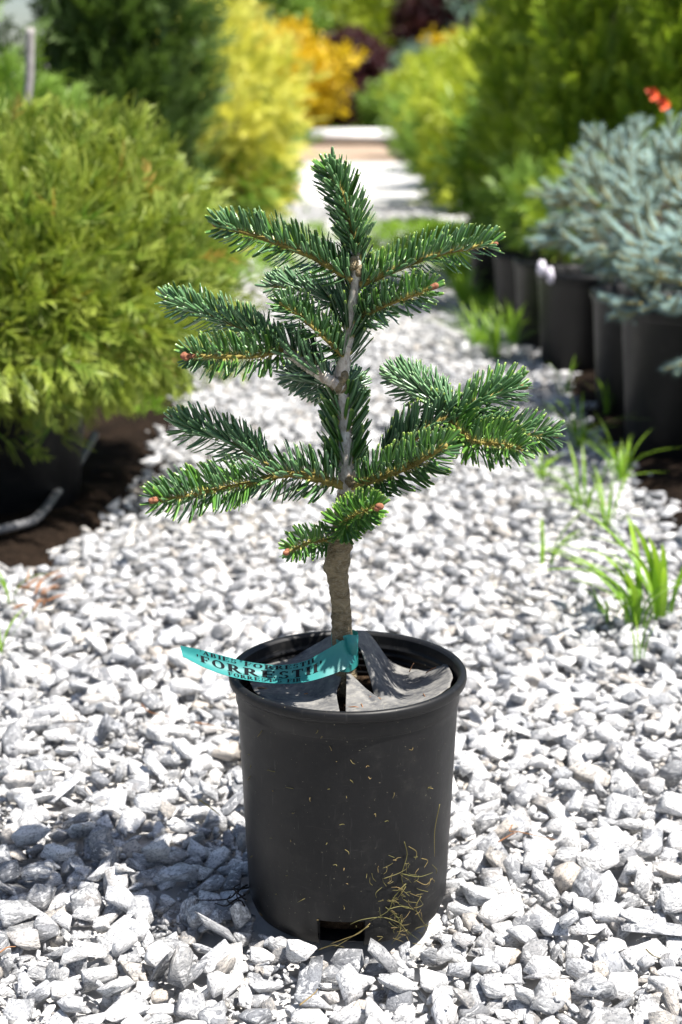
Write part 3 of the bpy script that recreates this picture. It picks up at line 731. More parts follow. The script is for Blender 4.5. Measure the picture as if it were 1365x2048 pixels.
main = [[(806, 1682), (812, 1710), (800, 1745), (806, 1775)], [(812, 1690), (830, 1700), (826, 1716)], [(765, 1752), (790, 1744), (806, 1735)], [(808, 1765), (786, 1792), (772, 1818), (740, 1838)],
        [(790, 1840), (760, 1832), (722, 1836), (700, 1846)], [(740, 1845), (716, 1862), (690, 1874), (664, 1884)], [(735, 1848), (700, 1872), (672, 1890)], [(772, 1815), (800, 1810), (830, 1822), (838, 1838)],
        [(838, 1714), (852, 1720), (846, 1734)], [(800, 1745), (830, 1750), (858, 1742)], [(826, 1756), (846, 1766), (862, 1754)], [(808, 1768), (800, 1780), (792, 1796)], [(802, 1838), (796, 1862), (780, 1888)],
        [(772, 1812), (790, 1830), (808, 1856), (836, 1880)], [(838, 1790), (828, 1815), (845, 1850), (842, 1865)], [(783, 1838), (800, 1846), (812, 1868)], [(874, 1606), (866, 1660), (862, 1710)], [(640, 1896), (668, 1886), (690, 1892)]]
strands(main, straw, 'blade', M_STRAW, .00044)
ex = []
for k in range(80):
    px, py = rng.normal(808, 28), rng.normal(1800, 48)
    if px > 868 or py > 1885: continue
    a = rng.random()*6.28; l = 8+16*rng.random(); ex.append([(px, py), (px+l*.5*math.cos(a)+rng.normal()*3, py+l*.5*math.sin(a)), (px+l*math.cos(a), py+l*math.sin(a))])
strands(ex, straw, 'blade', M_STRAW, .00027)
fleck = []
for k in range(54):
    px, py = 500+370*rng.random(), 1450+410*rng.random()
    a = rng.random()*6.28; l = 3+13*rng.random()**2
    fleck.append([(px, py), (px+l*.5*math.cos(a)+1, py+l*.5*math.sin(a)), (px+l*math.cos(a), py+l*math.sin(a))])
strands(fleck, straw, 'fleck', M_STRAW, .00036, .0003)
M_ROOT = bark_material('black_rootlet', (.012, .010, .009), (.04, .03, .025), 200)
root = empty('rootlet', tuple(G(470, 1800)), 'dark wiry rootlets poking out beside the base of the dusty pot', 'roots')
for ln in [[(498, 1775), (478, 1780), (462, 1795), (440, 1800), (392, 1800)], [(490, 1790), (470, 1800), (452, 1812), (430, 1806)], [(495, 1770), (484, 1776), (474, 1790), (482, 1806)], [(492, 1800), (476, 1786), (468, 1776), (480, 1768)], [(490, 1812), (480, 1800), (466, 1808), (455, 1800), (462, 1790)]]:
    c = np.array([G(px, py, .012+.006*rng.random()) for px, py in ln]); q = cat_mull(c, 20)
    V, F = tube(q, interp([.0011, .0009, .0005], 20), 5); obj('strand', V, F, M_ROOT, root)
def twig(ln, lab, m=M_RUST, r=.0011, h=.012):
    c = np.array([G(px, py, h+.004*rng.random()) for px, py in ln]); q = cat_mull(c, 24); V, F = tube(q, interp([r, r*.8, r*.4], 24), 6)
    o = obj('dry_twig', V, F, m, None, tuple(c[0]), attrs={'rnd': np.full(len(V), rng.random()), 't': np.zeros(len(V))}); tag(o, lab, 'twig')
twig([(283, 1408), (300, 1424), (350, 1436)], 'curved rust brown twig on sunlit gravel beside the tag end', h=.016)
twig([(390, 1445), (415, 1449), (432, 1452)], 'short rust brown needle on gravel beside the pot shoulder', h=.014)
twig([(22, 1552), (60, 1545), (104, 1538)], 'straight straw coloured stalk lying across white stones', M_STRAW, .0009, .014)
twig([(400, 1600), (425, 1618), (442, 1632)], 'pale stalk in the shadow of the fir beside the pot', M_DRYGRASS, .001, .014)
twig([(1025, 1650), (1020, 1662), (1040, 1664), (1112, 1680)], 'thin forked rust stalk on stones to one side of the pot', h=.018, r=.0008)
twig([(997, 1684), (1025, 1668), (1042, 1662)], 'thin rust stalk propped on a grey stone', h=.016, r=.0008)
twig([(1292, 1898), (1305, 1910), (1322, 1917)], 'short curled straw between grey stones', M_STRAW, .0008, .014)
twig([(600, 2010), (628, 1988), (636, 1978)], 'bent straw on the stones below the drain opening', M_STRAW, .0008, .014)
twig([(0, 1905), (15, 1895), (32, 1893)], 'rust coloured stalk end between pale stones', M_RUST, .0009, .014)

# ------------------------------------------------------------------ foliage toolkit
def inst(tpl, Pp, A, Nn, Sc, rnd):
    V, F, t = tpl; n = len(Pp)
    Sd = np.cross(Nn, A)
    W = (Pp[:, None]+Sc[:, None, None]*(A[:, None]*V[None, :, 0, None]+Sd[:, None]*V[None, :, 1, None]+Nn[:, None]*V[None, :, 2, None])).reshape(-1, 3)
    return W, (F[None]+np.arange(n)[:, None, None]*len(V)).reshape(-1, F.shape[1]), np.tile(t, n), np.repeat(rnd, len(V))
def tpl_fan(k=7, w=.045, ang=38, seed=0):
    r = np.random.default_rng(seed); V, F, t = [], [], []
    def strip(p, d, l, wd, t0, t1, dz):
        q = np.array([-d[1], d[0], 0]); b0 = len(V)
        for s_, ww in ((0, .6), (.55, 1.), (1, .25)):
            c = p+d*l*s_+np.array([0, 0, dz*s_*s_]); V.append(c-q*wd*ww*.5); V.append(c+q*wd*ww*.5); t.extend([t0+(t1-t0)*s_]*2)
        for s_ in range(2): F.append((b0+2*s_, b0+2*s_+1, b0+2*s_+3, b0+2*s_+2))
    strip(np.zeros(3), np.array([1., 0, 0]), 1., w, 0, 1, -.12)
    for i in range(k):
        x = .12+.78*i/k; sgn = 1 if i % 2 else -1; a = R(ang+r.normal()*7)*sgn
        strip(np.array([x, 0, -.12*x*x]), np.array([math.cos(a), math.sin(a), 0]), (.50-.28*x)*(.8+.4*r.random()), w*1.1, .3+.4*x, .7+.3*x, -.08+.12*r.normal()*.5)
    return np.array(V), np.array(F), np.array(t)
def tpl_thread(k=7, w=.03, spread=.35, droop=.35, seed=0):
    r = np.random.default_rng(seed); V, F, t = [], [], []
    for i in range(k):
        a = r.normal()*spread; e = r.normal()*spread; d = nrm(np.array([1, a, e])); l = .55+.45*r.random(); q = nrm(np.cross(d, r.normal(size=3))); b0 = len(V); st = .3*r.random()*(i > 0)
        for s_, ww in ((0, .7), (.35, 1.), (.7, .9), (1, .3)):
            c = np.array([st, 0, 0])+d*l*s_+np.array([0, 0, -droop*s_*s_]); V += [c-q*w*ww*.5, c+q*w*ww*.5]; t += [s_]*2
        for s_ in range(3): F.append((b0+2*s_, b0+2*s_+1, b0+2*s_+3, b0+2*s_+2))
    return np.array(V), np.array(F), np.array(t)
def tpl_leaves(k=9, l=.42, w=.2, seed=0):
    r = np.random.default_rng(seed); V, F, t = [], [], []
    for i in range(k):
        p = np.array([r.random()*.8, 0, 0])+r.normal(size=3)*.10; d = nrm(np.array([.7, 0, .1])+r.normal(size=3)*.8); q = nrm(np.cross(d, r.normal(size=3))); b0 = len(V); ll = l*(.7+.6*r.random())
        V += [p, p+d*ll*.5-q*w*.5, p+d*ll, p+d*ll*.5+q*w*.5]; t += [.2, .5, 1, .5]; F.append((b0, b0+1, b0+2, b0+3))
    return np.array(V), np.array(F), np.array(t)
FANS = [tpl_fan(8, .055, 36, i) for i in range(4)]; FINE = [tpl_fan(10, .042, 34, 20+i) for i in range(4)]
THREADS = [tpl_thread(8, .034, .38, .30, i) for i in range(5)]
TUFTS = [tpl_fan(10, .055, 32, 60+i) for i in range(4)]+[tpl_thread(8, .04, .40, .2, 80+i) for i in range(3)]
LEAVES = [tpl_leaves(9, .42, .20, i) for i in range(4)]; BLADES = [tpl_leaves(9, .7, .10, 30+i) for i in range(4)]
def lump(d, seed, f=2.2, amp=.22):
    return np.array([1+amp*mnoise.noise(Vector(q*f)+Vector((seed*3.7, seed, 0)))*1.6+amp*.6*mnoise.noise(Vector(q*f*2.7)+Vector((seed, 9, 0))) for q in d])
def crown(parent, m, tpls, n, c, rad, seed, shape='ell', size=.08, out=.6, upw=.3, rnd_w=.5, inner=.45, amp=.22, z0=None, name='crown', clump=None):
    r = np.random.default_rng(seed); c = np.array(c, float); rad = np.array(rad, float); n_all = n
    if clump: n = clump[0]
    if shape == 'ell':
        d = nrm(r.normal(size=(n, 3))); k_ = inner+(1-inner)*r.random(n)**.55
        p = c+d*rad*(k_*lump(d, seed, amp=amp))[:, None]; o_ = nrm(d/rad)
    else:   # column / cone standing on c
        h = r.random(n)**.85; a = r.random(n)*2*np.pi
        prof = {'cone': lambda h: np.clip(1-h, 0, 1)**.75*np.clip(h/.06+.5, 0, 1), 'col': lambda h: np.clip(1-h**3.0, 0, 1)**.8*np.clip(h/.12+.55, 0, 1)}[shape](h)
        d = np.stack([np.cos(a), np.sin(a), h*rad[2]/max(rad[0], .01)*.8], -1); lm = lump(d, seed, 1.6, amp)
        k_ = (inner+(1-inner)*r.random(n)**.5)*prof*lm
        p = c+np.stack([np.cos(a)*rad[0]*k_, np.sin(a)*rad[1]*k_, h*rad[2]], -1); o_ = np.stack([np.cos(a), np.sin(a), 0*a+.1], -1)
    if clump:     # sprays gather in tufts round the ends of the boughs
        k_ = r.integers(0, n, n_all); sg = clump[1]; off = r.normal(size=(n_all, 3))*sg
        p = p[k_]+off; o_ = nrm(o_[k_]+off/sg*.55); n = n_all
    if z0 is not None: p[:, 2] = np.maximum(p[:, 2], z0+.06*r.random(n))
    A = nrm(o_*out+np.array([0, 0, upw])+r.normal(size=(n, 3))*rnd_w*.6); Nn = r.normal(size=(n, 3))+np.array([0, 0, .6]); Nn = nrm(Nn-A*np.sum(A*Nn, 1)[:, None])
    Sc = size*(.65+.7*r.random(n)); rn = np.clip(.5+.5*(.75*r.normal(size=n)*.6+np.array([mnoise.noise(Vector(q*(5/max(rad.max(), .2)))+Vector((seed, 0, 0))) for q in p])), 0, 1)
    tid = r.integers(0, len(tpls), n); mb = MB()
    for ti in range(len(tpls)):
        s_ = tid == ti
        if s_.any():
            V, F, t, q = inst(tpls[ti], p[s_], A[s_], Nn[s_], Sc[s_], rn[s_]); mb.add(V, [F], t=t, rnd=q)
    return mb.build(name, m, parent)
def trunk_part(parent, base, top, r0, r1, m=M_TRUNKBG):
    b_, t_ = np.array(base, float), np.array(top, float); q = cat_mull(np.array([b_, b_*.5+t_*.5+rng.normal(size=3)*r0*.8*np.array([1, 1, 0]), t_]), 14)
    V, F = tube(q, interp([r0, r1], 14)*(1+.06*rng.normal(size=14)), 8); obj('trunk', V, F, m, parent, smooth=True)
def limbs(parent, base, spots, r0, m=M_TRUNKBG):
    for s_ in spots:
        b_ = np.array(base, float); s_ = np.array(s_, float); q = cat_mull(np.array([b_, b_*.45+s_*.55+np.array([0, 0, .06*np.linalg.norm(s_-b_)]), s_]), 10)
        V, F = tube(q, interp([r0, r0*.35], 10), 6); obj('limb', V, F, m, parent, smooth=True)
def bg_pot(x, y, r, h, lab, grp=None, n=48):
    o = empty('nursery_pot', (x, y, 0), lab, 'plant pot', grp)
    z0 = -.02
    V, F = lathe([(r*.80, z0), (r*.84, z0+.012), (r*.955, h-.035), (r*.965, h-.034), (r*.965, h-.02)], x, y, n); obj('wall', V, [F], M_POTB, o, smooth=True)
    V, F = lathe([(r*.965, h-.022), (r*.995, h-.020), (r, h-.012), (r*.995, h-.002), (r*.96, h), (r*.93, h-.004), (r*.91, h-.05)], x, y, n); obj('rim', V, [F], M_POTB, o, smooth=True)
    V, F = lathe([(.002, h-.035), (r*.5, h-.033), (r*.92, h-.040)], x, y, n); obj('potting_soil', V, [F], M_POTSOIL, o, smooth=True)
    return o
def plant(name, x, y, z, lab, cat, grp=None): return empty(name, (x, y, z), lab, cat, grp)

# ---- big golden thread cypress, left
bx_, by_ = -.70, 3.12
bg_pot(bx_, by_, .19, .24, 'black nursery pot in deep shade under the big golden green thread bush')
pl = plant('thread_cypress', bx_, by_, .20, 'big rounded golden green thread leaf bush overhanging the gravel edge', 'bush')
trunk_part(pl, (bx_, by_, .18), (bx_, by_, .45), .018, .010)
limbs(pl, (bx_, by_, .25), [(bx_+.30*math.cos(a), by_+.30*math.sin(a), .38+.2*(k % 3)/2) for k, a in enumerate(np.linspace(0, 6, 9))], .008)
crown(pl, M_GOLDTHREAD, TUFTS, 12500, (bx_-.05, by_+.10, .46), (.42, .46, .235), 3, size=.058, out=.6, upw=.45, rnd_w=.7, inner=.72, amp=.24, clump=(380, .038))
crown(pl, M_GOLDTHREAD, TUFTS, 2000, (bx_+.0, by_+.06, .35), (.47, .46, .14), 8, size=.062, out=.9, upw=-.35, rnd_w=.4, inner=.75, amp=.15, name='drooping_sprays')
crown(pl, M_GOLDTHREAD, TUFTS, 1300, (bx_-.04, by_+.12, .50), (.40, .42, .225), 9, size=.075, out=.35, upw=.9, rnd_w=.5, inner=.8, amp=.2, name='upright_sprays')
crown(pl, M_GOLD, TUFTS, 90, (bx_, by_+.08, .48), (.46, .46, .25), 10, size=.06, out=.6, upw=.3, rnd_w=.6, inner=.85, amp=.26, name='browned_sprays')
# drip hose on the soil
q = cat_mull(np.array([G(-60, 1072, .02), G(30, 1052, .02), G(75, 1035, .02), G(115, 985, .03), G(155, 930, .05), G(190, 870, .07)]), 40)
V, F = tube(q, .009, 10); tag(obj('drip_hose', V, F, plain('grey_hose', (.11, .11, .115), .5), None, tuple(q[0]), smooth=True), 'grey irrigation hose lying on dark soil under the big golden green bush', 'hose')
# dry frond on the soil edge
fr = empty('dry_frond', tuple(G(60, 1180)), 'rust coloured dry conifer frond lying on bare soil at the gravel edge', 'dead frond')
for k in range(16):
    px, py = 15+90*rng.random(), 1160+70*rng.random(); a = R(-35+rng.normal()*28); l = 18+30*rng.random()
    c = np.array([G(px, py, .006+.01*rng.random()), G(px+l*.5*math.cos(a), py+l*.4*math.sin(a)-3, .018), G(px+l*math.cos(a), py+l*.8*math.sin(a), .008+.02*rng.random())]); q = cat_mull(c, 9)
    V, F = tube(q, interp([.0016, .0022, .0008], 9), 5); obj('twiglet', V, F, M_RUST, fr, attrs={'rnd': np.full(len(V), rng.random()), 't': np.zeros(len(V))})

# ---- dark column behind it, green tree and stake at the far left
def column(name, x, y, r, h, m, tpls, n, size, seed, lab, cat='tree', grp=None, clump=None, base=.22, shape='col', out=.5, upw=.75, inner=.55, amp=.2):
    o = plant(name, x, y, base, lab, cat, grp); trunk_part(o, (x, y, base-.05), (x, y, base+(h-base)*.8), .02, .008)
    crown(o, m, tpls, n, (x, y, base+.02), (r, r, h-base), seed, shape, size, out, upw, .55, inner, amp, clump=clump)
    return o
bg_pot(-.82, 6.1, .19, .28, 'black nursery pot under the dark green columnar conifer')
column('columnar_conifer', -.80, 6.1, .185, 2.1, M_DARKARB, FANS, 3600, .15, 21, 'tall dark green columnar conifer between the thread bush and the pale yellow bush', clump=(220, .055), inner=.7)
bg_pot(-1.80, 6.0, .2, .28, 'black nursery pot under the loose mid green tree near the grey stake')
o = column('green_tree', -1.80, 6.0, .52, 1.9, M_GREEN, FANS, 2300, .15, 22, 'loose mid green conifer behind the grey stake', upw=.3, amp=.35, clump=(90, .09))
bg_pot(-1.02, 4.6, .15, .26, 'black nursery pot at the foot of the grey stake')
o = plant('young_conifer', -1.05, 4.75, .24, 'slender green conifer tied to the grey stake', 'tree'); trunk_part(o, (-1.05, 4.75, .2), (-1.03, 4.75, 1.1), .012, .006)
crown(o, M_GREEN, FINE, 800, (-1.0, 4.8, .66), (.20, .22, .20), 31, size=.11, out=.6, upw=.3, inner=.3, amp=.4)
q = np.array([P(58, 262, 4.5), P(60, 150, 4.5), P(61, 55, 4.5)]); q = np.vstack([[q[0][0]+.01, 4.5, .1], q]); V, F = tube(cat_mull(q, 20), .0125, 10)
tag(obj('stake', V, F, M_STAKE, None, tuple(q[0]), smooth=True), 'grey wooden plant stake rising behind the golden green thread bush', 'stake')

# ---- pale yellow bush and its neighbours down the left side
def bushy(name, x, y, rx, rz, zc, m, tpls, n, size, seed, lab, cat='bush', grp=None, **kw):
    o = plant(name, x, y, 0., lab, cat, grp); trunk_part(o, (x, y, -.02), (x, y, zc), .02+.01*rx, .01)
    limbs(o, (x, y, zc*.5), [(x+rx*.6*math.cos(a), y+rx*.6*math.sin(a), zc+rz*.3) for a in (0.5, 2.2, 3.9, 5.4)], .012)
    crown(o, m, tpls, n, (x, y, zc), (rx, rx, rz), seed, 'ell', size, **kw); return o
bg_pot(-.70, 9.7, .2, .28, 'black nursery pot under the pale yellow feathery bush')
o = bushy('yellow_cypress', -.70, 9.7, .32, .52, .66, M_YELLOW, FINE, 2600, .12, 41, 'pale yellow feathery cypress bush beside the far path', out=.7, upw=.2, amp=.35, clump=(110, .07), inner=.7)
crown(o, M_GREEN, FANS, 700, (-.70, 9.7, .28), (.38, .38, .20), 42, size=.13, out=.8, upw=.0, amp=.2, name='green_skirt')
bushy('yellow_sapling', -.95, 12.2, .22, .55, 1.15, M_YELLOW, FINE, 500, .16, 43, 'slim yellow topped shrub behind the pale yellow cypress', amp=.4, inner=.3)
bushy('green_shrub', -1.0, 13.5, .55, .6, .6, M_GREEN, FANS, 900, .2, 44, 'rounded mid green shrub behind the pale yellow cypress', amp=.3)
bushy('orange_shrub', -1.55, 34., 1.2, .95, 1.10, M_ORANGE, LEAVES, 1500, .34, 45, 'wide golden orange shrub beyond the white slab', amp=.3, clump=(80, .16), inner=.6)
bushy('orange_sprig', -.42, 12.6, .07, .13, .12, M_ORANGE, LEAVES, 90, .07, 46, 'small orange leaved sprig at the path edge near the white slab', 'plant')

# ---- far end: slab, purple maples, mixed shrubs, hedge of trees
m_slab = bark_material('pale_concrete', (.60, .60, .59), (.74, .73, .71), 4, .2)
def boxv(x0, x1, y0, y1, z0, z1):
    V = [(x0, y0, z0), (x1, y0, z0), (x1, y1, z0), (x0, y1, z0), (x0, y0, z1), (x1, y0, z1), (x1, y1, z1), (x0, y1, z1)]
    return V, [[(0, 3, 2, 1), (4, 5, 6, 7), (0, 1, 5, 4), (1, 2, 6, 5), (2, 3, 7, 6), (3, 0, 4, 7)]]
V, F = boxv(-.60, 1.0, 29.2, 30.6, -.05, .20)
sb = empty('step_slab', (0.2, 29.2, -.04), 'pale concrete step slab with brown riser at the far end of the path', 'step')
obj('slab', boxv(-.60, 1.0, 28.95, 33.0, .06, .20)[0], F, m_slab, sb); obj('riser', boxv(-.62, 1.02, 29.1, 32.6, -.05, .058)[0], F, M_DIRT, sb)
bushy('purple_maple', .18, 37., .75, .75, 1.35, M_PURPLE, LEAVES, 900, .34, 51, 'dark purple leaved maple behind the golden orange shrub', 'tree', amp=.35)
bushy('purple_maple', .25, 36., .7, .45, .45, M_PURPLE, LEAVES, 600, .32, 52, 'low dark purple shrub just beyond the white slab', 'tree', amp=.3)
bushy('purple_maple', 2.5, 41., .9, .9, 2.5, M_PURPLE, LEAVES, 900, .4, 53, 'tall dark purple maple above the orange tipped shrub', 'tree', amp=.35)
bushy('blue_conifer', 1.75, 37., .55, .60, 1.2, M_BLUEGREEN, FANS, 700, .34, 54, 'blue green conifer between purple maples beyond the slab', 'tree', amp=.3)
bushy('orange_shrub', 2.55, 38.5, .55, .28, 1.75, M_ORANGE, LEAVES, 350, .3, 55, 'small orange tipped shrub right of the blue green conifer', amp=.35)
bushy('orange_shrub', 3.35, 42, .55, .35, 2.75, M_ORANGE, LEAVES, 350, .3, 56, 'tall golden shrub beside the tall dark purple maple', amp=.35)
bushy('green_shrub', 1.1, 34, .55, .45, .55, M_GREEN, LEAVES, 500, .28, 57, 'low mid green shrub beyond the white slab', amp=.3)
for k, (px, y, h) in enumerate(((770, 35, 1.15), (858, 27, 1.05), (780, 35.5, .9))):
    x = (px-682)*y*1.0/FPX; V, F = tube(cat_mull(np.array([(x, y, -.04), (x+.02*(k-1), y, h)]), 6), .035, 8)
    tag(obj('stake', V, F, M_STAKE, None, (x, y, -.04)), ['pale stake standing beside the blue green conifer', 'pale stake among the lime green shrubs', 'short pale stake next to the low purple shrub'][k], 'stake')
labs = ['drooping bright green tree in the hedge behind the orange shrub', 'dense green tree in the far hedge', 'bluish green tree in the far hedge', 'lime green tree in the far hedge']
rb = np.random.default_rng(77); k = 0
for row, (y0, n_) in enumerate(((43, 9), (52, 11))):
    for i in range(n_):
        a = (-.205+.43*i/(n_-1))
        if row == 1: a += .02
        y = y0+rb.normal()*1.5; x = a*y*1.03+rb.normal()*.3
        if -.262 < x/y/1.03 < -.125: continue
        h = 3.2+rb.random()*2.2; q_ = [M_GREEN, M_GREEN, M_BLUEGREEN, M_LIME, M_GREEN][(i*2+row) % 5]
        nm = {M_GREEN.name: 'mid green', M_BLUEGREEN.name: 'bluish green', M_LIME.name: 'lime green'}[q_.name]
        zp = 682+x/y*FPX; zn = [l for t_, l in ((420, 'behind the dark columnar conifer'), (600, 'behind the pale yellow cypress'), (760, 'behind the golden orange shrub'), (900, 'over the blue green conifer'), (1010, 'over the lime shrubs'), (1e9, 'behind the arborvitae row')) if zp < t_][0]
        bushy('hedge_tree', x, y, 1.5+.5*rb.random(), h*.5, h*.52, q_, LEAVES if i % 2 else BLADES, 1000, .5, 100+k, f'{nm} tree {zn}, {"front" if row == 0 else "rear"} row of tree belt', 'tree', 'far tree belt', amp=.3, inner=.5, clump=(110, .22)); k += 1
bushy('purple_maple', -3.4, 47, 1.6, 1.2, 3.9, M_PURPLE, LEAVES, 800, .45, 61, 'large dark purple maple rising above the pale yellow cypress in the tree belt', 'tree', amp=.3)

# ---- right side: lime shrubs, arborvitae row, spruces
lime = [(.86, 9.0, .33, .36, .42, M_GREEN, 'mid green feathery shrub next to the arborvitae row'), (.80, 10.4, .34, .42, .50, M_LIME, 'lime feathery shrub with yellow tips beside the gravel'),
        (.95, 12.0, .36, .50, .62, M_LIME, 'tall lime yellow shrub standing among lower green shrubs'), (.72, 13.2, .30, .30, .36, M_GREEN, 'low green shrub leaning over the far gravel edge'),
        (.98, 15.0, .42, .46, .52, M_LIME, 'lime green shrub in the middle of the lime shrub row'), (1.0, 18.5, .5, .5, .55, M_GREEN, 'green shrub near the end of the lime shrub row'), (1.25, 23, .6, .6, .7, M_LIME, 'lime shrub nearest the white slab'),
        (1.5, 16.0, .5, .7, .85, M_LIME, 'big yellow green shrub behind the lime shrub row')]
for k, (x, y, rx, rz, zc, m_, lab) in enumerate(lime):
    x += .20
    bushy('feathery_shrub', x, y, rx, rz, zc, m_, FINE if k % 2 else BLADES, 1000, .15*(1+.03*y/2), 200+k, lab, grp='shrubs along the far path edge', amp=.35, inner=.5, upw=.5, clump=(70, .07))
    if k < 5: bg_pot(x, y, .16, .22, 'black nursery pot under the '+lab.split(' shrub')[0].replace('lime green', 'central lime green')+' shrub')
arb = [(.93, 6.9, .27, 1.75), (1.36, 7.8, .32, 2.1), (1.02, 8.3, .28, 1.7), (1.34, 5.75, .30, 1.6), (1.00, 6.05, .24, 1.5), (1.95, 7.0, .34, 1.8)]
al = ['bright green arborvitae beside the lime shrubs', 'tall arborvitae behind the first one of the green row', 'narrow arborvitae at the far end of the green row', 'arborvitae with orange ribbons behind the blue spruces',
      'slim arborvitae behind the smallest blue spruce', 'arborvitae in the back rank behind the ribbons']
for k, (x, y, r_, h) in enumerate(arb):
    column('arborvitae', x, y, r_*.88, h, M_ARB, FANS, 4200, .095, 300+k, al[k], 'tree', 'arborvitae row', base=.25, amp=.30, clump=(170, .045), inner=.75)
    bg_pot(x, y, .17, .27, 'black nursery pot of the '+al[k])
rib = empty('ribbon_tag', tuple(P(1312, 196, 4.7)), 'bright orange ribbon tied to the arborvitae behind the blue spruces', 'ribbon')
M_ORG = plain('orange_ribbon', (.80, .085, .012), .5)
for (px, py, s_) in ((1306, 188, 14), (1327, 207, 15)):
    c = [P(px-s_, py-s_*.6, 4.70), P(px+s_*.2, py-s_, 4.68), P(px+s_, py+s_*.3, 4.71), P(px-s_*.1, py+s_, 4.67)]
    g = np.array([[c[0]*(1-u)*(1-v)+c[1]*u*(1-v)+c[2]*u*v+c[3]*(1-u)*v+np.array([0, .008*math.sin(u*5+v*2), 0]) for u in np.linspace(0, 1, 7)] for v in np.linspace(0, 1, 7)]).reshape(-1, 3)
    obj('streamer', g, [grid_faces(7, 7)], M_ORG, rib, smooth=True)

def spruce(x, y, zb, rx, rz, zc, n, seed, lab, sl_=.095, nl=.0180, nd=115):
    o = plant('blue_spruce', x, y, zb, lab, 'spruce', 'potted blue spruces'); r = np.random.default_rng(seed)
    trunk_part(o, (x, y, zb-.06), (x, y, zc), .02, .012)
    d = nrm(r.normal(size=(n, 3))*np.array([1, 1, .8])+np.array([0, 0, .15])); lm = lump(d, seed, 2.0, .25)
    p0 = np.array([x, y, zc])+d*np.array([rx, rx, rz])*((.50+.42*r.random(n)**.6)*lm)[:, None]
    A = nrm(d*.85+np.array([0, 0, .15])+r.normal(size=(n, 3))*.30); mb = MB(); Vs, Fs, at, fu = [], [], {'t': [], 'rnd': [], 'age_shade': []}, []; k_ = 0
    # every main shoot carries side shoots in a flat spray
    p1, A1, L1 = [], [], []
    for i in range(n):
        L_ = sl_*(.8+.5*r.random()); p1.append(p0[i]); A1.append(A[i]); L1.append(L_); sd_ = nrm(np.cross(A[i], nrm(np.array([0, 0, 1.])+r.normal(size=3)*.5)))
        for sg in (-1, 1, -1, 1)[:r.integers(1, 5)]:
            f_ = .15+.5*r.random(); p1.append(p0[i]+A[i]*L_*f_); A1.append(nrm(A[i]*.75+sd_*sg*.75+r.normal(size=3)*.12)); L1.append(L_*(.45+.25*r.random()))
    p0m = p0; p0, A, n0, n = np.array(p1), np.array(A1), n, len(p1)
    for i in range(n):
        L_ = L1[i]; q = p0[i]+A[i]*np.linspace(0, L_, 5)[:, None]+np.array([0, 0, .012])*np.linspace(0, 1, 5)[:, None]**2
        V, F = tube(q, interp([.0042, .0024], 5), 5, False); mb.add(V, F)
        m_ = int(nd*L_/.085); s_ = np.linspace(.02, 1, m_); T = A[i]; e1 = nrm(np.cross(T, [0.1, .2, 1.])); e2 = np.cross(T, e1); ph = np.arange(m_)*GA
        rad = np.cos(ph)[:, None]*e1+np.sin(ph)[:, None]*e2; B = q[0]+(q[-1]-q[0])*s_[:, None]
        D = nrm(rad+T*(.40+.9*np.clip(s_-.8, 0, 1)*4)[:, None]+np.array([0, 0, .15])+r.normal(size=(m_, 3))*.12); Sd = nrm(np.cross(D, r.normal(size=(m_, 3)))); ln = nl*(.8+.4*r.random(m_)); wd = .0017
        Nn = np.cross(D, Sd)
        a_, b_, c_, t_ = B-Sd*wd*.5, B+Sd*wd*.5, B+Nn*wd*.7, B+D*ln[:, None]
        V = np.stack([a_, b_, c_, t_], 1).reshape(-1, 3); F = np.tile(np.array([[0, 1, 3], [1, 2, 3], [2, 0, 3]]), (m_, 1))+np.repeat(np.arange(m_)*4, 3)[:, None]
        Vs.append(V); Fs.append(F+k_); k_ += len(V); at['t'].append(np.tile([.2, .2, .2, .8], m_)); at['rnd'].append(np.repeat(r.random(m_), 4)); at['age_shade'].append(np.full(4*m_, r.random()**2))
        fu.append(np.zeros(len(F)))
    b_ = tag(mb.build('branches', M_TWIG, o), kind='stuff'); nn = obj('needles', np.vstack(Vs), [np.vstack(Fs)], M_SPRUCE, o, attrs={q: np.concatenate(v) for q, v in at.items()}, fattrs={'und': np.concatenate(fu)}); nn['kind'] = 'stuff'
    limbs(o, (x, y, zb+.05), [tuple(p0m[i]) for i in range(0, n0, max(1, n0//26))], .005, M_TRUNKBG)
pots = [(.845, 3.60, .205, .34), (.84, 4.08, .19, .31), (.76, 4.80, .165, .285), (.73, 5.30, .15, .27), (.69, 5.72, .14, .25), (.66, 6.35, .15, .24)]
pl_ = ['black nursery pot under the largest blue spruce', 'black nursery pot under the middle blue spruce', 'black nursery pot with white tags under the smallest blue spruce', 'black nursery pot next after the one with white tags', 'black nursery pot between two others at the grassy end of the pot row', 'last black nursery pot of the row, beside the tall grass']
for (x, y, r_, h), lab in zip(pots, pl_): bg_pot(x, y, r_, h, lab, 'black pots along the path edge', 64)
spruce(.98, 3.50, .30, .35, .23, .40, 180, 401, 'largest blue spruce spilling over its black pot')
spruce(.92, 4.14, .27, .32, .19, .47, 125, 402, 'middle blue spruce with greener needles between two others')
spruce(.88, 4.88, .25, .25, .18, .46, 95, 403, 'smallest blue spruce above the pot with white tags')
for k, (i, lab) in enumerate(((3, 'low twiggy green plant in the pot after the white tags'), (4, 'thin green plant in the narrow pot of the row'), (5, 'weedy green plant in the last pot of the row'))):
    x, y, r_, h = pots[i]; o = plant('green_plant', x, y, h-.03, lab, 'plant'); trunk_part(o, (x, y, h-.06), (x, y, h+.12), .006, .003)
    crown(o, M_GREEN if k else M_ARB, FINE, 260, (x+.05, y, h+.14), (.13, .13, .14), 410+k, size=.09, inner=.2, amp=.35)
tgw = empty('white_tag', tuple(P(1086, 540, 4.62)), 'pair of white plant labels hanging on the pot under the smallest blue spruce', 'plant label')
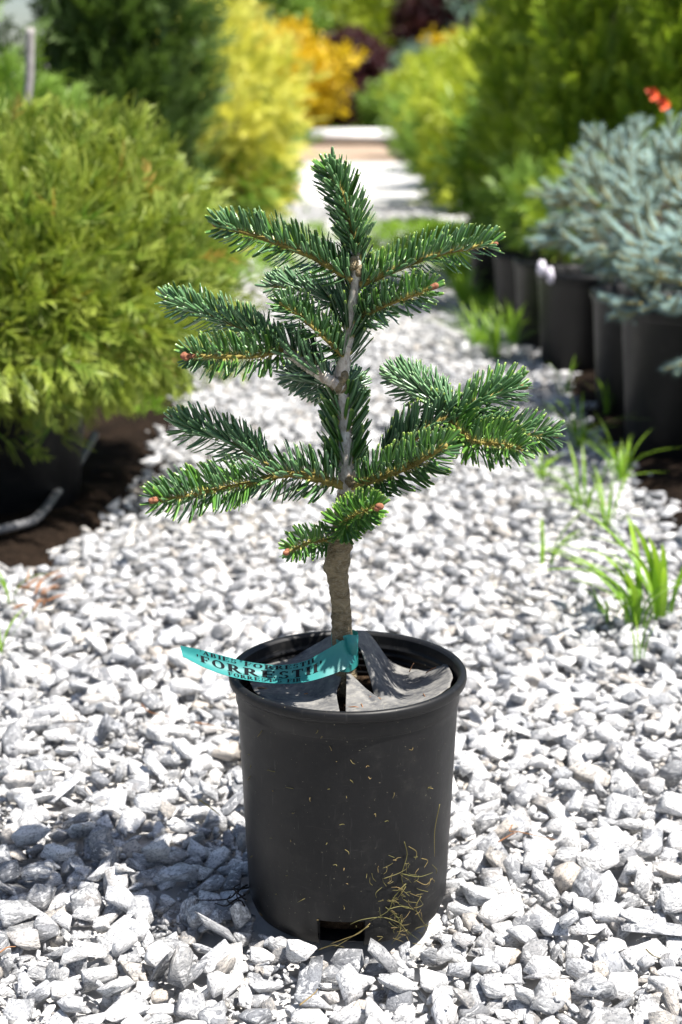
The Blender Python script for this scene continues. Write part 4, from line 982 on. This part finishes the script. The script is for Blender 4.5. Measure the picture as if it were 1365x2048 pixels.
M_WHITE = plain('white_label', (.72, .68, .78), .5)
for (px, py, w_, h_) in ((1084, 538, 10, 17), (1101, 552, 8, 18)):
    c = np.array([P(px-w_*.5, py-h_, 4.62), P(px+w_*.5, py-h_, 4.61), P(px+w_, py, 4.61), P(px+w_*.7, py+h_*.9, 4.60), P(px-w_*.6, py+h_*.8, 4.61), P(px-w_, py, 4.62)])
    c2 = c+np.array([0, .0015, 0]); i = np.arange(6)
    obj('label_card', np.vstack([c, c2]), [[tuple(i)], [tuple(i[::-1]+6)], np.stack([i, i+6, (i+1) % 6+6, (i+1) % 6], 1)], M_WHITE, tgw)

# ---- grass
def tuft(px, py, n, h, wd, lab, m=M_GRASS, spread=.5, seed=0, grp='grass tufts in the gravel', lean=(0, 0)):
    r = np.random.default_rng(seed); b_ = G(px, py, -.004); o = empty('grass_tuft', tuple(b_), lab, 'grass', grp)
    for i in range(n):
        a = r.random()*6.28; d = np.array([math.cos(a), math.sin(a), 0]); hh = 1.3*h*(.55+.6*r.random()); sp = spread*(.3+r.random()); ln = np.array([lean[0], lean[1], 0])
        s_ = np.linspace(0, 1, 9)[:, None]; c = b_+d*.012*r.random()*n**.5*.6+(d*sp+ln)*hh*s_**1.8+np.array([0, 0, 1])*hh*(s_-.42*sp*s_**2.4)
        q = nrm(np.cross(nrm(d+ln+1e-3), [0, 0, 1])); wv = 1.3*wd*np.interp(s_[:, 0], [0, .3, .7, 1], [.6, 1, .8, .05])[:, None]*.5
        mid_ = c+np.array([0, 0, -1])*wv*.35; V = np.concatenate([c-q*wv, mid_, c+q*wv]); k_ = 9
        F = np.vstack([np.stack([np.arange(8)+j*k_, np.arange(8)+(j+1)*k_, np.arange(1, 9)+(j+1)*k_, np.arange(1, 9)+j*k_], 1) for j in range(2)])
        obj('blade', V, [F], m, o, attrs={'rnd': np.full(len(V), r.random()), 't': np.tile(s_[:, 0], 3)}, smooth=True)
tuft(1320, 1235, 13, .17, .009, 'broad bladed bright green grass clump by the largest pot', spread=.75, seed=1, lean=(-.15, 0))
tuft(1275, 1250, 9, .15, .0085, 'broad leaning grass clump arching over shaded gravel', spread=.9, seed=2, lean=(-.25, -.1))
tuft(1095, 1130, 5, .085, .008, 'small upright grass sprout alone on open gravel', spread=.5, seed=3, lean=(.25, 0))
tuft(1215, 1245, 5, .05, .004, 'tiny grass sprout next to the broad bladed clump', spread=.7, seed=4)
tuft(1278, 1318, 4, .075, .003, 'thin wispy stalk in front of the broad bladed clump', spread=.4, seed=5)
tuft(1170, 1010, 16, .10, .005, 'thin sparse grass in front of the largest pot', spread=1.0, seed=6)
tuft(1215, 1055, 12, .10, .004, 'loose grass leaning over pale stones before the largest pot', spread=.9, seed=7)
tuft(1245, 960, 18, .11, .0045, 'fresh grass clump at the foot of the largest black pot', spread=.8, seed=8)
tuft(1160, 900, 14, .12, .005, 'light green grass clump between the largest and middle pots', spread=.9, seed=9)
tuft(1080, 960, 9, .07, .004, 'sparse pale grass wisps on bright gravel', spread=1.1, seed=10)
tuft(1130, 790, 8, .10, .005, 'dark green shaded grass clump between the black pots', spread=.6, seed=11)
tuft(1215, 830, 6, .11, .005, 'shaded green weed blades behind the largest pot', spread=.5, seed=12)
tuft(995, 715, 34, .14, .006, 'thick bright grass tuft beside the white tagged pot', spread=.8, seed=13)
tuft(955, 690, 30, .13, .006, 'wide grass tuft spilling onto the path', spread=.9, seed=14)
tuft(1025, 690, 20, .13, .006, 'tall grass tuft against the pot row', spread=.6, seed=15)
tuft(930, 610, 30, .15, .008, 'yellowish grass tuft beside the last pot of the row', M_GRASS, spread=.9, seed=16)
tuft(905, 560, 26, .16, .009, 'yellow green grass tuft under the lime shrubs', spread=.9, seed=17)
tuft(5, 1310, 5, .07, .004, 'small bright grass sprout near the dry frond', spread=.5, seed=18)
tuft(20, 1205, 3, .09, .004, 'thin arching grass blade over the rust coloured frond', spread=1.2, seed=19)
tuft(640, 470, 14, .10, .008, 'dry grass tuft growing across the far gravel', spread=1., seed=20)
# ground cover nobody could count: low weeds over the far gravel and along the edges
r = np.random.default_rng(5); n = 2600
u = r.random(n); xs, ys = [], []
for i in range(n):
    k_ = (0, 1, 2, 2, 1, 1, 2, 3)[i % 8]
    if k_ == 0: x, y = r.normal(.38, .16), r.normal(8.8, .9)
    elif k_ == 1: x, y = .56+abs(r.normal())*.12-.05, 6.0+r.random()*4
    elif k_ == 2: x, y = -.52-abs(r.normal())*.10+.04, 4.0+r.random()*9
    else: x, y = r.normal(-.36, .12), r.normal(8.6, .8)
    xs.append(x); ys.append(y)
Pp = np.stack([xs, ys, np.full(n, -.008)], -1); A = nrm(np.array([0, 0, 1.])+r.normal(size=(n, 3))*.45); Nn = r.normal(size=(n, 3)); Nn = nrm(Nn-A*np.sum(A*Nn, 1)[:, None])
BL = tpl_thread(6, .09, .45, .15, 77); V, F, t, q = inst(BL, Pp, A, Nn, .07*(.6+.8*r.random(n)), r.random(n))
tag(obj('weeds', V, [F], M_GRASS, attrs={'t': t, 'rnd': q}), 'low green weeds creeping over the far gravel and along the bed edges', 'weeds', kind='stuff')
n = 900; Pp = np.stack([r.uniform(-1.5, 2.2, n), 33.2+r.random(n)*2.5, np.full(n, -.03)], -1); A = nrm(np.array([0, 0, 1.])+r.normal(size=(n, 3))*.45); Nn = r.normal(size=(n, 3)); Nn = nrm(Nn-A*np.sum(A*Nn, 1)[:, None])
V, F, t, q = inst(BL, Pp, A, Nn, .22*(.6+.8*r.random(n)), r.random(n)); tag(obj('grass', V, [F], M_GRASS, attrs={'t': t, 'rnd': q}), 'strip of mown grass beyond the white slab', 'grass', kind='stuff')
# stray stones on the soil beds
